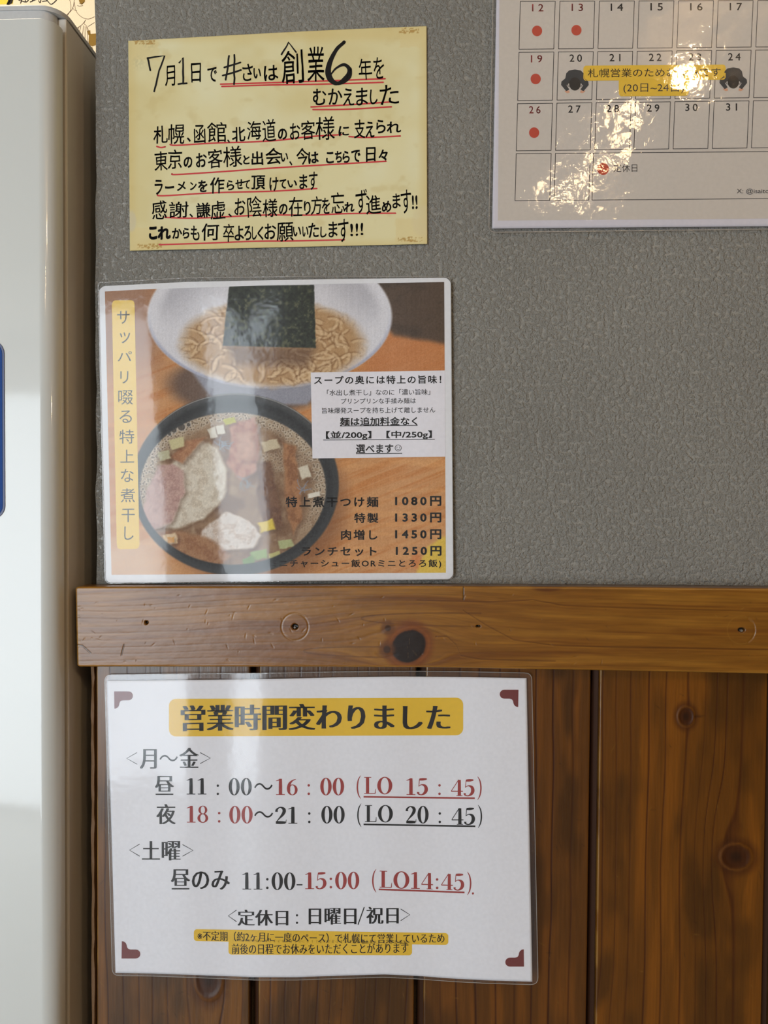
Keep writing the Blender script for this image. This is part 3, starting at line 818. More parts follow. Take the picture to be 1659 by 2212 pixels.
hand('marker_line', [('札', 175, 568, 250, 660), ('幌', 254, 558, 338, 662), ('、', 352, 628, 370, 650), ('函', 387, 562, 448, 660), ('館', 458, 548, 558, 655), ('、', 562, 638, 576, 656),
 ('北', 588, 572, 658, 650), ('海', 667, 542, 742, 640), ('道', 748, 532, 820, 650), ('の', 830, 580, 878, 640), ('お', 893, 552, 948, 640), ('客', 952, 540, 1026, 640), ('様', 1028, 520, 1130, 642),
 ('に', 1150, 568, 1205, 620), ('支', 1232, 535, 1290, 632), ('え', 1292, 543, 1340, 628), ('ら', 1348, 532, 1396, 605), ('れ', 1402, 545, 1478, 605)]).build()
hand('marker_line', [('東', 180, 702, 248, 803), ('京', 250, 692, 325, 795), ('の', 332, 728, 380, 788), ('お', 398, 708, 454, 785), ('客', 460, 688, 538, 790), ('様', 542, 675, 640, 785), ('と', 646, 722, 682, 770),
 ('出', 692, 702, 753, 775), ('会', 765, 684, 848, 770), ('い', 845, 708, 885, 755), ('、', 890, 752, 906, 776), ('今', 926, 684, 993, 772), ('は', 990, 702, 1045, 765), ('こ', 1085, 705, 1125, 765),
 ('ち', 1130, 698, 1168, 762), ('ら', 1172, 698, 1208, 762), ('で', 1217, 694, 1265, 760), ('日', 1294, 678, 1344, 755), ('々', 1360, 692, 1408, 750)]).build()
hand('marker_line', [('ラ', 180, 852, 222, 928), ('ー', 235, 884, 285, 896), ('メ', 297, 862, 345, 908), ('ン', 366, 862, 400, 905), ('を', 408, 852, 458, 915), ('作', 472, 838, 548, 925), ('ら', 562, 852, 598, 905),
 ('せ', 606, 848, 650, 900), ('て', 650, 852, 682, 898), ('頂', 690, 828, 762, 905), ('け', 787, 838, 833, 910), ('て', 838, 848, 875, 900), ('い', 882, 852, 930, 892), ('ま', 942, 822, 985, 900), ('す', 992, 808, 1040, 905)]).build()
hand('marker_line', [('感', 165, 962, 245, 1060), ('謝', 257, 967, 358, 1052), ('、', 365, 1028, 382, 1048), ('謙', 400, 972, 474, 1052), ('虚', 474, 962, 552, 1060), ('、', 568, 1028, 586, 1046), ('お', 602, 947, 660, 1037),
 ('陰', 670, 938, 745, 1050), ('様', 750, 952, 828, 1050), ('の', 835, 977, 880, 1035), ('在', 887, 942, 960, 1045), ('り', 968, 962, 1003, 1035), ('方', 1005, 938, 1062, 1035), ('を', 1062, 947, 1105, 1030),
 ('忘', 1110, 918, 1182, 1030), ('れ', 1178, 967, 1235, 1022), ('ず', 1240, 900, 1300, 1030), ('進', 1295, 932, 1372, 1032), ('め', 1377, 962, 1430, 1022), ('ま', 1434, 924, 1475, 1002), ('す', 1478, 904, 1533, 1030), ('!!', 1536, 932, 1566, 1005, 0.02)]).build()
hand('marker_line', [('こ', 150, 1097, 196, 1165, 0.05), ('れ', 197, 1095, 265, 1168, 0.05), ('か', 272, 1102, 325, 1160), ('ら', 328, 1102, 364, 1160), ('も', 370, 1092, 415, 1172), ('何', 427, 1082, 520, 1172), ('卒', 542, 1082, 600, 1180),
 ('よ', 602, 1092, 650, 1170), ('ろ', 652, 1092, 690, 1170), ('し', 694, 1097, 718, 1165), ('く', 722, 1097, 755, 1170), ('お', 760, 1082, 820, 1165), ('願', 822, 1077, 912, 1175), ('い', 910, 1097, 950, 1150),
 ('い', 957, 1097, 992, 1150), ('た', 992, 1078, 1046, 1155), ('し', 1054, 1097, 1085, 1155), ('ま', 1097, 1072, 1145, 1155), ('す', 1148, 1058, 1205, 1180), ('!!!', 1212, 1082, 1280, 1147, 0.01)]).build()
ink = Ink(s1, 'red_underline', RED, 0.00010, None, 9)
for L in ([(528, 346), (800, 338), (1100, 328), (1395, 317)], [(535, 358), (800, 350), (1100, 345), (1385, 336)], [(1005, 466), (1200, 455), (1430, 439)], [(1015, 480), (1200, 478), (1428, 465)],
          [(192, 674), (214, 680), (236, 676)], [(262, 664), (300, 668), (500, 656), (700, 650), (850, 640), (1000, 622), (1165, 612)], [(1205, 622), (1300, 627), (1475, 619)],
          [(272, 818), (300, 822), (550, 806), (800, 788), (1100, 770), (1400, 752)], [(195, 928), (230, 934), (500, 918), (800, 910), (1035, 896)],
          [(235, 1048), (400, 1052), (750, 1036), (1000, 1036), (1200, 1028), (1450, 1026)], [(205, 1192), (450, 1184), (700, 1174), (900, 1172), (1180, 1166)]):
    ink.stroke(L, 8)
ink.build()

# ================================================================ notice 2: laminated food poster
root = empty('laminated_menu_poster'); tag(root, 'laminated menu poster with photo of dipping noodles and prices', 'poster')
def h2(x, z):
    return 0.0012 + 0.0018 * (np.sin(x * 58 + 0.6) * 0.5 + 0.5) + 0.0005 * (np.sin(x * 95 + z * 20) * 0.5 + 0.5) + 0.0006 * (np.sin(z * 33) * 0.5 + 0.5)
K2 = 1659 / 800.0
s2 = Sheet(root, h2, lambda a, b: (200 + a / K2, 580 + b / K2))
outline_grid(s2, 'white_border', (212.5, 622), (973.5, 600.5), (979, 1251), (228, 1259), 150, 130, 0.0, WHITE, 0.0003,
             {'top': [(205, 623), (225, 618), (400, 609), (700, 603), (985, 600)]}, 14)

def inside(pts, X, Y, soft=3.0):
    """soft mask of a polygon"""
    pts = np.array(pts, float); n = len(pts)
    ins = np.zeros(X.shape, bool); d = np.full(X.shape, 1e9)
    for i in range(n):
        x0, y0 = pts[i]; x1, y1 = pts[(i + 1) % n]
        c = ((y0 > Y) != (y1 > Y)) & (X < (x1 - x0) * (Y - y0) / ((y1 - y0) or 1e-9) + x0)
        ins ^= c
        vx, vy = x1 - x0, y1 - y0; t = np.clip(((X - x0) * vx + (Y - y0) * vy) / (vx * vx + vy * vy + 1e-9), 0, 1)
        d = np.minimum(d, np.hypot(X - x0 - t * vx, Y - y0 - t * vy))
    sd = np.where(ins, d, -d)
    return sst(-soft, soft, sd)
def paint_food(PX, PY):
    X = (PX - 200) * K2; Y = (PY - 580) * K2
    wx = X + 16 * (fbm(X / 40, Y / 40, 201) - 0.5); wy = Y + 16 * (fbm(X / 40, Y / 40, 202) - 0.5)
    c = np.zeros(X.shape + (3,)) + np.array([206, 150, 98.])
    gr = fbm(X / 260 + Y / 900, Y / 16 + X / 40, 203)
    c = mixc(c, (196, 124, 62), 0.7 * sst(0.4, 0.7, gr)); c = mixc(c, (226, 168, 108), 0.5 * sst(0.5, 0.8, fbm(X / 200, Y / 22, 204)))
    c = mixc(c, (158, 116, 90), 0.9 * sst(420, 200, X) * sst(600, 300, Y))           # upper left table
    c = mixc(c, (196, 124, 70), 0.8 * sst(1150, 1250, X) * sst(700, 600, Y))
    dk = inside([(1150, 40), (1640, 40), (1640, 352), (1500, 322), (1350, 300), (1250, 190)], X, Y, 16)
    c = mixc(c, (84, 66, 52), dk); c = mixc(c, (66, 52, 42), dk * 0.7 * sst(0.4, 0.7, fbm(X / 120, Y / 60, 205)))
    c = mixc(c, (222, 190, 162), 0.75 * sst(1150, 1290, Y) * sst(420, 200, X))  # pale glare at the lower left, painted into the print
    # shadows on the table
    c = mixc(c, (96, 76, 66), 0.9 * (1 - sst(0.75, 1.05, np.hypot((X - 700) / 400, (Y - 520) / 150))))
    c = mixc(c, (132, 86, 52), 0.75 * (1 - sst(0.8, 1.08, np.hypot((X - 720) / 440, (Y - 1050) / 400))))
    # pale bowl
    rb = np.hypot((X - 793) / 549, (Y - 215) / 322)
    body = inside([(420, 430), (1160, 430), (1010, 560), (960, 610), (560, 610), (500, 540)], X, Y, 12)
    c = mixc(c, (150, 150, 162), body)
    m = 1 - sst(0.985, 1.012, rb)
    c = mixc(c, (222, 220, 226), m)
    c = mixc(c, (168, 172, 196), m * 0.9 * sst(0.955, 0.99, rb) * sst(150, 420, Y))
    c = mixc(c, (176, 174, 182), m * 0.7 * sst(0.45, 0.85, rb) * (1 - sst(0.85, 0.95, rb)) * sst(300, 100, Y))
    # noodles
    nm = (1 - sst(0.86, 1.08, np.hypot((wx - 806) / 415, (wy - 335) / 196))) 
    c = mixc(c, (186, 148, 104), nm)
    st = np.zeros_like(X); rs = np.random.RandomState(5)
    sh = np.zeros_like(X)
    for k in range(230):
        a = 400 + 800 * rs.rand(); b = 160 + 370 * rs.rand(); r = 22 + 60 * rs.rand(); th = rs.rand() * 6.28; ln = 0.6 + 1.6 * rs.rand(); e = 0.5 + 0.5 * rs.rand()
        sub = (np.abs(X - a) < r + 14) & (np.abs(Y - b) < r + 14)
        iy = np.where(sub.any(1))[0]; ix = np.where(sub.any(0))[0]
        if len(iy) == 0 or len(ix) == 0: continue
        sl = (slice(iy[0], iy[-1] + 1), slice(ix[0], ix[-1] + 1))
        xx, yy = X[sl] - a, (Y[sl] - b) / e
        rr = np.hypot(xx, yy); an = (np.arctan2(yy, xx) - th) % 6.283
        g = (an < ln)
        d = np.abs(rr - r)
        m1 = np.clip(1 - d / 11, 0, 1) * g
        d2 = np.abs(rr - r - 11); m2 = np.clip(1 - d2 / 7.0, 0, 1) * g
        c[sl] = mixc(c[sl], (136, 96, 58), 0.55 * m2 * nm[sl])
        c[sl] = mixc(c[sl], (222, 192, 152), 0.62 * sst(0, 0.8, m1) * nm[sl])
    # dark seaweed sheet
    nr = inside([(612, 78), (992, 73), (1000, 356), (583, 346)], X + 3 * (vnoise(X / 9, Y / 9, 206) - .5), Y, 3.5)
    c = mixc(c, (88, 60, 44), 0.6 * inside([(600, 340), (1000, 350), (960, 440), (640, 430)], X, Y, 30))
    tex = fbm(X / 14, Y / 14, 207)
    nc = np.zeros(X.shape + (3,)) + np.array([46, 52, 42.])
    nc = mixc(nc, (98, 100, 72), 0.75 * sst(0.55, 0.74, tex) * sst(0.45, 0.6, fbm(X / 50, Y / 40, 208) + 0.12))
    nc = mixc(nc, (26, 32, 28), 0.6 * sst(0.5, 0.3, tex))
    c = c * (1 - nr[..., None]) + nc * nr[..., None]
    # black bowl
    ro = np.hypot((X - 640) / 464, (Y - 968) / 408)
    m = 1 - sst(0.985, 1.01, ro); c = mixc(c, (56, 58, 60), m)
    c = mixc(c, (92, 92, 92), m * 0.5 * sst(900, 600, Y) * sst(0.9, 0.98, ro)); c = mixc(c, (190, 186, 180), 0.75 * np.clip(1 - np.abs(ro - 0.992) / 0.007, 0, 1) * sst(760, 640, Y))
    c = mixc(c, (34, 36, 38), m * 0.6 * sst(0.83, 0.90, ro) * (1 - sst(0.9, 0.97, ro)))
    ri = np.hypot((X - 628) / 418, (Y - 986) / 342)
    soup = 1 - sst(0.985, 1.01, ri)
    sc_ = np.zeros(X.shape + (3,)) + np.array([150, 118, 88.])
    sc_ = mixc(sc_, (120, 86, 60), 0.8 * sst(0.45, 0.7, fbm(X / 70, Y / 70, 209)))
    sc_ = mixc(sc_, (178, 152, 122), 0.6 * sst(0.5, 0.75, fbm(X / 45, Y / 45, 210)))
    # foam ring of bubbles
    cell = 15.0; gx = np.floor(X / cell); gy = np.floor(Y / cell)
    L = np.random.RandomState(77).rand(256, 256, 2)
    best = np.full(X.shape, 9.0)
    for di in (-1, 0, 1):
        for dj in (-1, 0, 1):
            q = L[(gx + di).astype(int) % 256, (gy + dj).astype(int) % 256]
            best = np.minimum(best, np.hypot(X / cell - gx - di - q[..., 0], Y / cell - gy - dj - q[..., 1]))
    foam = sst(0.80, 0.93, ri + 0.06 * (fbm(X / 50, Y / 50, 211) - 0.5)) * sst(1250, 1000, Y)
    foam = np.maximum(foam, 0.55 * (1 - sst(0.6, 1, np.hypot((X - 860) / 150, (Y - 850) / 80))))
    sc_ = mixc(sc_, (192, 178, 156), foam * 0.55)
    sc_ = mixc(sc_, (222, 212, 196), foam * np.clip(1 - np.abs(best - 0.42) / 0.12, 0, 1) * 0.8)
    sc_ = mixc(sc_, (84, 72, 60), foam * (1 - sst(0.1, 0.34, best)) * 0.6)
    def piece(pts, col, col2=None, soft=7, seed=1, amt=0.7, edge=None):
        nonlocal sc_
        mm = inside(pts, wx, wy, soft)
        sh_ = inside([(a + 10, b + 12) for a, b in pts], wx, wy, 16); sc_ = mixc(sc_, (92, 62, 42), 0.5 * sh_ * (1 - mm))
        pc = np.zeros(X.shape + (3,)) + np.array(col, float)
        if col2 is not None: pc = mixc(pc, col2, amt * sst(0.42, 0.66, fbm(X / 24, Y / 24, 220 + seed)))
        pc = mixc(pc, np.array(col) * 1.08, 0.5 * sst(0.5, 0.7, fbm(X / 7, Y / 7, 240 + seed)))
        sc_ = sc_ * (1 - mm[..., None]) + pc * mm[..., None]
    piece([(612, 690), (730, 672), (748, 800), (735, 900), (660, 950), (600, 880), (622, 780)], (186, 134, 112), (156, 96, 74), 9, 1)
    piece([(640, 740), (725, 730), (725, 860), (655, 860)], (192, 148, 124), (168, 118, 94), 18, 9)
    piece([(740, 870), (800, 860), (850, 1150), (770, 1170), (736, 1020)], (120, 84, 60), (96, 62, 44), 8, 2)
    piece([(850, 780), (910, 800), (940, 1120), (900, 1190), (868, 1080)], (168, 118, 78), (132, 86, 54), 8, 3)
    piece([(350, 880), (420, 800), (480, 768), (556, 800), (602, 905), (590, 1030), (500, 1120), (370, 1168), (300, 1150), (310, 1000)], (216, 206, 190), (194, 178, 158), 10, 4)
    piece([(350, 850), (420, 770), (510, 760), (470, 800), (400, 870)], (176, 128, 92), (150, 98, 66), 8, 10)
    piece([(292, 886), (350, 876), (408, 905), (414, 1000), (350, 1140), (262, 1168), (216, 1120), (246, 990)], (194, 160, 150), (176, 138, 130), 8, 5)
    piece([(600, 1086), (700, 1128), (756, 1190), (724, 1250), (580, 1262), (474, 1244), (490, 1180), (540, 1130)], (214, 202, 192), (190, 166, 148), 7, 6)
    piece([(250, 1180), (420, 1178), (540, 1220), (620, 1290), (560, 1340), (400, 1310), (280, 1250)], (164, 120, 84), (140, 92, 60), 12, 7)
    for (a, b, w, h_, col) in ((378, 782, 34, 24, (206, 196, 150)), (322, 838, 30, 24, (190, 184, 150)), (540, 735, 22, 26, (214, 206, 190)), (576, 722, 18, 22, (220, 214, 200)),
                               (795, 790, 40, 24, (206, 190, 160)), (950, 912, 26, 32, (216, 206, 186)), (992, 1012, 30, 12, (226, 220, 206)), (348, 1214, 32, 26, (222, 196, 160)),
                               (350, 1216, 16, 14, (216, 160, 90)), (615, 684, 26, 14, (188, 184, 60)), (780, 1152, 40, 24, (222, 196, 72)), (748, 1284, 40, 24, (142, 166, 92)), (866, 1232, 34, 20, (176, 180, 130)), (820, 1290, 30, 20, (190, 184, 120)), (700, 1310, 30, 18, (110, 140, 70))):
        m = 1 - sst(0.75, 1.1, np.maximum(np.abs(wx - a - 0.3 * (wy - b)) / w, np.abs(wy - b + 0.25 * (wx - a)) / h_))
        sc_ = mixc(sc_, (96, 66, 44), 0.4 * (1 - sst(0.8, 1.6, np.hypot((wx - a - 5) / w, (wy - b - 7) / h_))) * (1 - m)); sc_ = mixc(sc_, col, m)
    for (a, b, r, n_) in ((590, 790, 38, 13), (682, 962, 36, 9), (935, 982, 30, 6)):
        for k in range(n_):
            an = rs.rand() * 3.14; ox, oy = a + rs.randn() * r * 0.4, b + rs.randn() * r * 0.35; Ln = 12 + 16 * rs.rand()
            t = (X - ox) * math.cos(an) + (Y - oy) * math.sin(an); e = np.abs(-(X - ox) * math.sin(an) + (Y - oy) * math.cos(an) + t * t * 0.012)
            sc_ = mixc(sc_, (134, 146, 168), 0.75 * np.clip(1 - e / 3.6, 0, 1) * (np.abs(t) < Ln))
    # bare dark bubbles at the upper left of the rim
    for (a, b, r) in ((398, 710, 18), (365, 725, 13), (345, 742, 9), (430, 700, 10)):
        rr = np.hypot(X - a, Y - b); sc_ = mixc(sc_, (70, 66, 62), 0.8 * (1 - sst(r * .8, r, rr))); sc_ = mixc(sc_, (200, 198, 194), 0.8 * np.clip(1 - np.abs(rr - r) / 2.5, 0, 1))
    c = c * (1 - soup[..., None]) + sc_ * soup[..., None]
    # the yellow stain in the lower right corner, reddish blot
    c = mixc(c, (232, 204, 70), 0.75 * inside([(1462, 1330), (1500, 1245), (1560, 1205), (1600, 1200), (1600, 1390), (1450, 1390)], wx, wy, 10))
    c = mixc(c, (214, 120, 60), 0.5 * (1 - sst(0.5, 1, np.hypot((wx - 1450) / 30, (wy - 1310) / 50))))
    g = (fbm(X / 3.4, Y / 3.4, 250, 2) - 0.5) * 26
    c = c + g[..., None]
    c = c + ((vnoise(X / 5.0, Y * 0 + .5, 251) - 0.5) * 8)[..., None]
    return c
PHOTO = painted('food_photo_print', 0.55, 0.3)
outline_grid(s2, 'printed_photo', (226.5, 629.5), (959.5, 609), (963.2, 1237), (241, 1241.7), 560, 480, 0.00010, PHOTO, None,
             {'top': [(220, 630), (300, 625.5), (600, 615.5), (965, 609)]}, 0, paint_food)
i = Ink(s2, 'yellow_title_strip', PALEYELLOW, 0.00018, None, 9)
i.poly([(86 + (y - 145) / 1110 * 22 + dx, y) for dx, y in [(14, 143), (5, 148), (0, 160)]][::1] + [(108, 1235), (112, 1252), (122, 1258)] + [(196, 1256), (206, 1250), (210, 1236)] + [(188, 158), (184, 147), (174, 142)]); i.build()
i = Ink(s2, 'vertical_title', SOFTBLACK, 0.00026, None, 9)
for ch, a, b, c_, d in (('サ', 110, 190, 166, 248), ('ッ', 122, 286, 168, 335), ('パ', 112, 372, 176, 416), ('リ', 124, 460, 160, 515), ('啜', 115, 546, 181, 610), ('る', 120, 636, 176, 692), ('特', 120, 722, 186, 785),
                        ('上', 124, 812, 186, 870), ('な', 127, 898, 184, 957), ('煮', 125, 985, 190, 1048), ('干', 130, 1076, 189, 1136), ('し', 142, 1156, 183, 1216)):
    i.text(ch, a, b, c_, d, sl=-0.01, bold=0.0)
i.build()
i = Ink(s2, 'white_text_panel', BOXWHITE, 0.00018, None, 9); i.poly([(977, 466), (1578, 457), (1580, 843), (985, 851)]); i.build()
i = Ink(s2, 'panel_text', BLACK, 0.00026, None, 9)
SL = -0.008
i.text('スープの奥には特上の旨味！', 992, 482, 1562, 520, SL, 0.022, space=1.2)
i.text('「水出し煮干し」なのに「濃い旨味」', 1050, 543, 1512, 570, SL, 0.004)
i.text('プリンプリンな手揉み麺は', 1113, 582, 1448, 607, SL, 0.004)
i.text('旨味爆発スープを持ち上げて離しません', 1028, 624, 1535, 650, SL, 0.004)
i.text('麺は追加料金なく', 1108, 667, 1455, 705, SL, 0.024); i.rect(1108, 704, 1456, 707, SL)
i.text('【並/200g】【中/250g】', 1045, 729, 1520, 768, SL, 0.024); i.rect(1033, 767, 1533, 770, SL)
i.text('選べます', 1180, 788, 1347, 828, SL, 0.024); i.rect(1180, 828, 1387, 831, SL)
i.ring(1369, 804, 15, 15, 12.5, 12.5); i.disc(1363.5, 800, 2.2); i.disc(1374.5, 800, 2.2); i.stroke([(1361, 807), (1369, 812.5), (1377, 807)], 2)
i.build()
i = Ink(s2, 'price_text', BLACK, 0.00026, None, 9)
for s_, a, b, c_, d in (('特上煮干つけ麺', 865, 1022, 1280, 1069), ('1080円', 1355, 1019, 1562, 1064), ('特製', 1172, 1095, 1280, 1140), ('1330円', 1355, 1093, 1562, 1138), ('肉増し', 1113, 1170, 1276, 1216),
                        ('1450円', 1355, 1168, 1562, 1213), ('ランチセット', 937, 1248, 1272, 1288), ('1250円', 1358, 1243, 1563, 1287)):
    i.text(s_, a, b, c_, d, 0, 0.036 if '円' in s_ else 0.024, space=1.25 if '円' not in s_ else 1.45)
i.text('(ミニチャーシュー飯ORミニとろろ飯)', 772, 1303, 1562, 1343, 0, 0.020, space=1.25)
i.build()
FILM2 = film_mat('creased_laminate_film', 0.09, ((9, 0.30, 0.004, (1, 1, 0.25)), (38, 0.22, 0.0012, None), (150, 0.12, 0.0005, None)), (0.985, 0.99, 0.995), 0.036)
o = outline_grid(s2, 'laminate_film', (211, 606), (974.5, 597.5), (980, 1252), (226.5, 1261), 150, 130, 0.00050, FILM2, 0.0010,
             {'top': [(200, 616), (225, 610), (400, 600), (700, 596), (985, 598)]}, 15)
o['label'] = 'clear glossy laminate film'
film_rim(s2, (211.6, 606.5), (973.8, 598), (979.4, 1251.5), (227, 1260.4), 13, {'top': [(200, 616), (225, 610), (400, 600.5), (700, 596.5), (985, 598.5)]})

# ================================================================ notice 3: laminated calendar
root = empty('laminated_calendar'); tag(root, 'laminated white monthly calendar sheet with red dots and lamp glare', 'calendar')
def h3(x, z):
    return 0.0016 + 0.0006 * (np.sin(x * 40 + 1.3) * 0.5 + 0.5) + 0.0005 * (np.sin(z * 52 + x * 20) * 0.5 + 0.5)
K3 = 1659 / 619.0
s3 = Sheet(root, h3, lambda a, b: (1040 + a / K3, b / K3))
PANELC = plain('calendar_paper_print', (206, 197, 188), 0.6, 0.3)
CALW = plain('calendar_white_paper', (214, 210, 220), 0.6, 0.3)
outline_grid(s3, 'paper', (1076, -190), (1990, -205), (1980, 486), (1063, 493.5), 150, 110, 0.0, CALW, 0.0003)
i = Ink(s3, 'printed_background', PANELC, 0.00008, None, 9); i.poly([(1080, -160), (1970, -175), (1962, 470), (1075.5, 476.5)], raw=True); i.build()
CB = plain('calendar_ink', (40, 36, 40), 0.55, 0.3)
def cx(k, y):     # left edge of column k at crop height y
    return 225 + 229.2 * k - (y - 8) * (0.0266 + 0.0027 * k)
rows = [(8, 3, 285, 272), (303, 290, 582, 565), (600, 583, 873, 856), (890, 878, 1162, 1150)]
def cy(yl, yr, x): return yl + (yr - yl) * (x - 225) / 1375
LW = 3.6
def cell(x00, x01, x10, x11, r):
    a, b, c_, d = r
    q = [(x00, cy(a, b, x00)), (x01, cy(a, b, x01)), (x11, cy(c_, d, x11)), (x10, cy(c_, d, x10))]
    i = Ink(s3, 'cell_outline', CB, 0.00016, None, 9)
    for k in range(4):
        p, n = q[k], q[(k + 1) % 4]; i.stroke([p, n], LW, cap=True)
    i.build()
for rr in range(4):
    a, b, c_, d = rows[rr]
    for k in range(9 if rr < 3 else 2):
        cell(cx(k, a), cx(k, a) + 202, cx(k, c_), cx(k, c_) + 201, rows[rr])
cell(cx(2, 890) - 7, 2060, cx(2, 1160) - 7, 2050, rows[3])
REDD = plain('red_date_ink', (196, 66, 66), 0.55, 0.3)
for s_, a, b in (('14', 748, 20), ('15', 978, 18), ('16', 1208, 18), ('17', 1437, 17), ('20', 510, 315), ('21', 741, 312), ('22', 970, 310), ('23', 1200, 308), ('24', 1428, 307), ('27', 502, 610), ('28', 724, 607), ('29', 958, 604), ('30', 1180, 600), ('31', 1416, 598)):
    i = Ink(s3, 'date_number', CB, 0.00016, None, 9); i.text(s_, a, b, a + 72 - (8 if s_[-1] == '1' else 0), b + 43, 0, 0.012, space=1.45); i.build()
for s_, a, b in (('12', 293, 23), ('13', 522, 21), ('19', 286, 319), ('26', 276, 614)):
    j = Ink(s3, 'date_number', REDD, 0.00016, 'red date number', 9); j.text(s_, a, b, a + 66, b + 43, 0, 0.010, space=1.45); j.build()
for a, b, r in ((322, 179, 29.5), (550, 175, 29.5), (314, 457, 29.5), (305, 768, 29.5), (704, 978, 34)):
    i = Ink(s3, 'red_dot', ORANGE_RED, 0.00016, None, 9); i.disc(a, b, r, r * 1.04, 36); i.build()
i = Ink(s3, 'yellow_notice_strip', YELLOW, 0.00024, None, 9)
i.rect(590, 380, 1414, 468, -0.008, 18); i.rect(795, 455, 1200, 558, -0.008, 18); i.build()
i = Ink(s3, 'notice_strip_text', CB, 0.00032, None, 9)
i.text('札幌営業のためお休みです', 615, 398, 1385, 448, -0.008, 0.002); i.build(); i = Ink(s3, 'printed_caption', CB, 0.00032, None, 9); i.text('(20日~24日)', 822, 484, 1172, 542, -0.006, -0.002)
i.build(); i = Ink(s3, 'printed_caption', CB, 0.00032, None, 9); i.text('定休日', 765, 950, 902, 996, -0.01, -0.004)
i.build(); i = Ink(s3, 'printed_caption', CB, 0.00032, None, 9); i.text('X: @isaitok', 1478, 1092, 1688, 1126, -0.006, 0.0)
i.build()
# two small bowing figures printed beside the yellow strip
SUIT = plain('dark_suit_print', (46, 50, 56), 0.55, 0.3); HAIR = plain('black_hair_print', (26, 24, 24), 0.55, 0.3)
for ox, oy in ((541, 470), (1458, 458)):
    a = Ink(s3, 'bowing_figure_hands', SKIN, 0.00016); a.poly([(ox - 52, oy + 48), (ox - 32, oy + 56), (ox - 30, oy + 66), (ox - 44, oy + 70), (ox - 60, oy + 60)]); a.poly([(ox + 52, oy + 48), (ox + 32, oy + 56), (ox + 30, oy + 66), (ox + 44, oy + 70), (ox + 60, oy + 60)]); a.build()
    a = Ink(s3, 'bowing_figure_suit', SUIT, 0.00024)
    a.poly([(ox - 80, oy + 22), (ox - 78, oy + 2), (ox - 56, oy - 16), (ox - 50, oy - 46), (ox - 34, oy - 62), (ox, oy - 68), (ox + 34, oy - 62), (ox + 50, oy - 46), (ox + 56, oy - 16), (ox + 78, oy + 2), (ox + 80, oy + 22),
            (ox + 50, oy + 58), (ox + 32, oy + 48), (ox + 48, oy + 24), (ox + 34, oy + 10), (ox - 34, oy + 10), (ox - 48, oy + 24), (ox - 32, oy + 48), (ox - 50, oy + 58)]); a.build()
    a = Ink(s3, 'bowing_figure_head', HAIR, 0.00032); a.disc(ox, oy + 16, 33, 38); a.ring(ox - 35, oy + 20, 8, 11, 5, 8); a.ring(ox + 35, oy + 20, 8, 11, 5, 8); a.build()
FILM3 = film_mat('calendar_laminate_film', 0.055, ((14, 0.36, 0.003, None), (70, 0.20, 0.0012, None), (240, 0.12, 0.0004, None)), (0.985, 0.985, 0.985), 0.04)
o = outline_grid(s3, 'laminate_film', (1068, -215), (2005, -230), (1995, 492), (1055, 502.5), 150, 110, 0.00055, FILM3, 0.0011, None, 18)
o['label'] = 'clear glossy laminate film'
film_rim(s3, (1068.6, -214), (2004, -229), (1994, 491), (1055.8, 501.8), 15, None, 0.0007, 1.6)

# ================================================================ notice 4: laminated opening hours
root = empty('laminated_opening_hours_sign'); tag(root, 'laminated white opening hours sign with yellow heading hung on the boards', 'sign')
def h4(x, z):
    t = np.clip((P(700, 1460, 0).z - z) / 0.21, 0, 1)
    px = 905 + x * 3020
    w = 0.5 + 0.5 * np.cos((px - 555) / 330 * 3.14159)
    w2 = 0.5 + 0.5 * np.cos((px - 385) / 112 * 3.14159)
    return 0.0072 + t * 0.0085 + (0.3 + 0.7 * t) * 0.0022 * w + 0.0011 * w2
K4 = 1659 / 970.0
s4 = Sheet(root, h4, lambda a, b: (210 + a / K4, 1440 + b / K4))
TOP4 = [(225, 1470.2), (300, 1470), (450, 1468.5), (580, 1467), (720, 1463.5), (860, 1461.5), (980, 1462.5), (1145, 1465)]
BOT4 = [(245, 2101.5), (330, 2103), (440, 2107), (550, 2111), (640, 2111), (740, 2107.5), (830, 2105), (900, 2108), (980, 2114), (1060, 2118), (1155, 2121)]
outline_grid(s4, 'paper', (231.5, 1470), (1137.5, 1465), (1150, 2121), (249.5, 2101.5), 170, 120, 0.0, plain('white_sign_paper', (234, 235, 242), 0.6, 0.3), 0.0003, {'top': TOP4, 'bottom': BOT4})
i = Ink(s4, 'yellow_heading_strip', YELLOW, 0.00010); i.rect(265, 119, 1352, 258, -0.004, 26); i.build()
i = Ink(s4, 'heading_text', BLACK, 0.00018); i.text('営業時間変わりました', 308, 143, 1305, 239, -0.003, mincho=0.10, curve=lambda X: -4 * np.sin((X - 300) / 330)); i.build()
i = Ink(s4, 'hours_text', BLACK, 0.00012)
j = Ink(s4, 'red_hours_text', REDPRINT, 0.00012)
def chev(ink, a, b, c_, d, left=True):
    m = (b + d) / 2; ink.stroke([(c_, b), (a, m), (c_, d)] if left else [(a, b), (c_, m), (a, d)], 2.6, smooth=False)
MC = 0.075
NL = lambda: (i.build(), Ink(s4, 'hours_text', BLACK, 0.00012))[1]
chev(i, 109, 318, 146, 360); i.text('月', 157, 305, 220, 377, mincho=MC); i.text('～', 230, 326, 298, 350, mincho=0.01, bold=0.01); i.text('金', 303, 300, 376, 374, mincho=MC); chev(i, 381, 318, 418, 358, False)
i = NL()
i.text('昼', 213, 404, 284, 474, mincho=MC); serif(i, '11', 326, 412, 408, 472); serif(i, ':', 431, 416, 460, 476); serif(i, '00', 484, 412, 573, 474); i.text('～', 580, 430, 648, 455, mincho=0.01)
serif(j, '16', 656, 414, 743, 474); serif(j, ':', 767, 414, 796, 476); serif(j, '00', 822, 411, 914, 474)
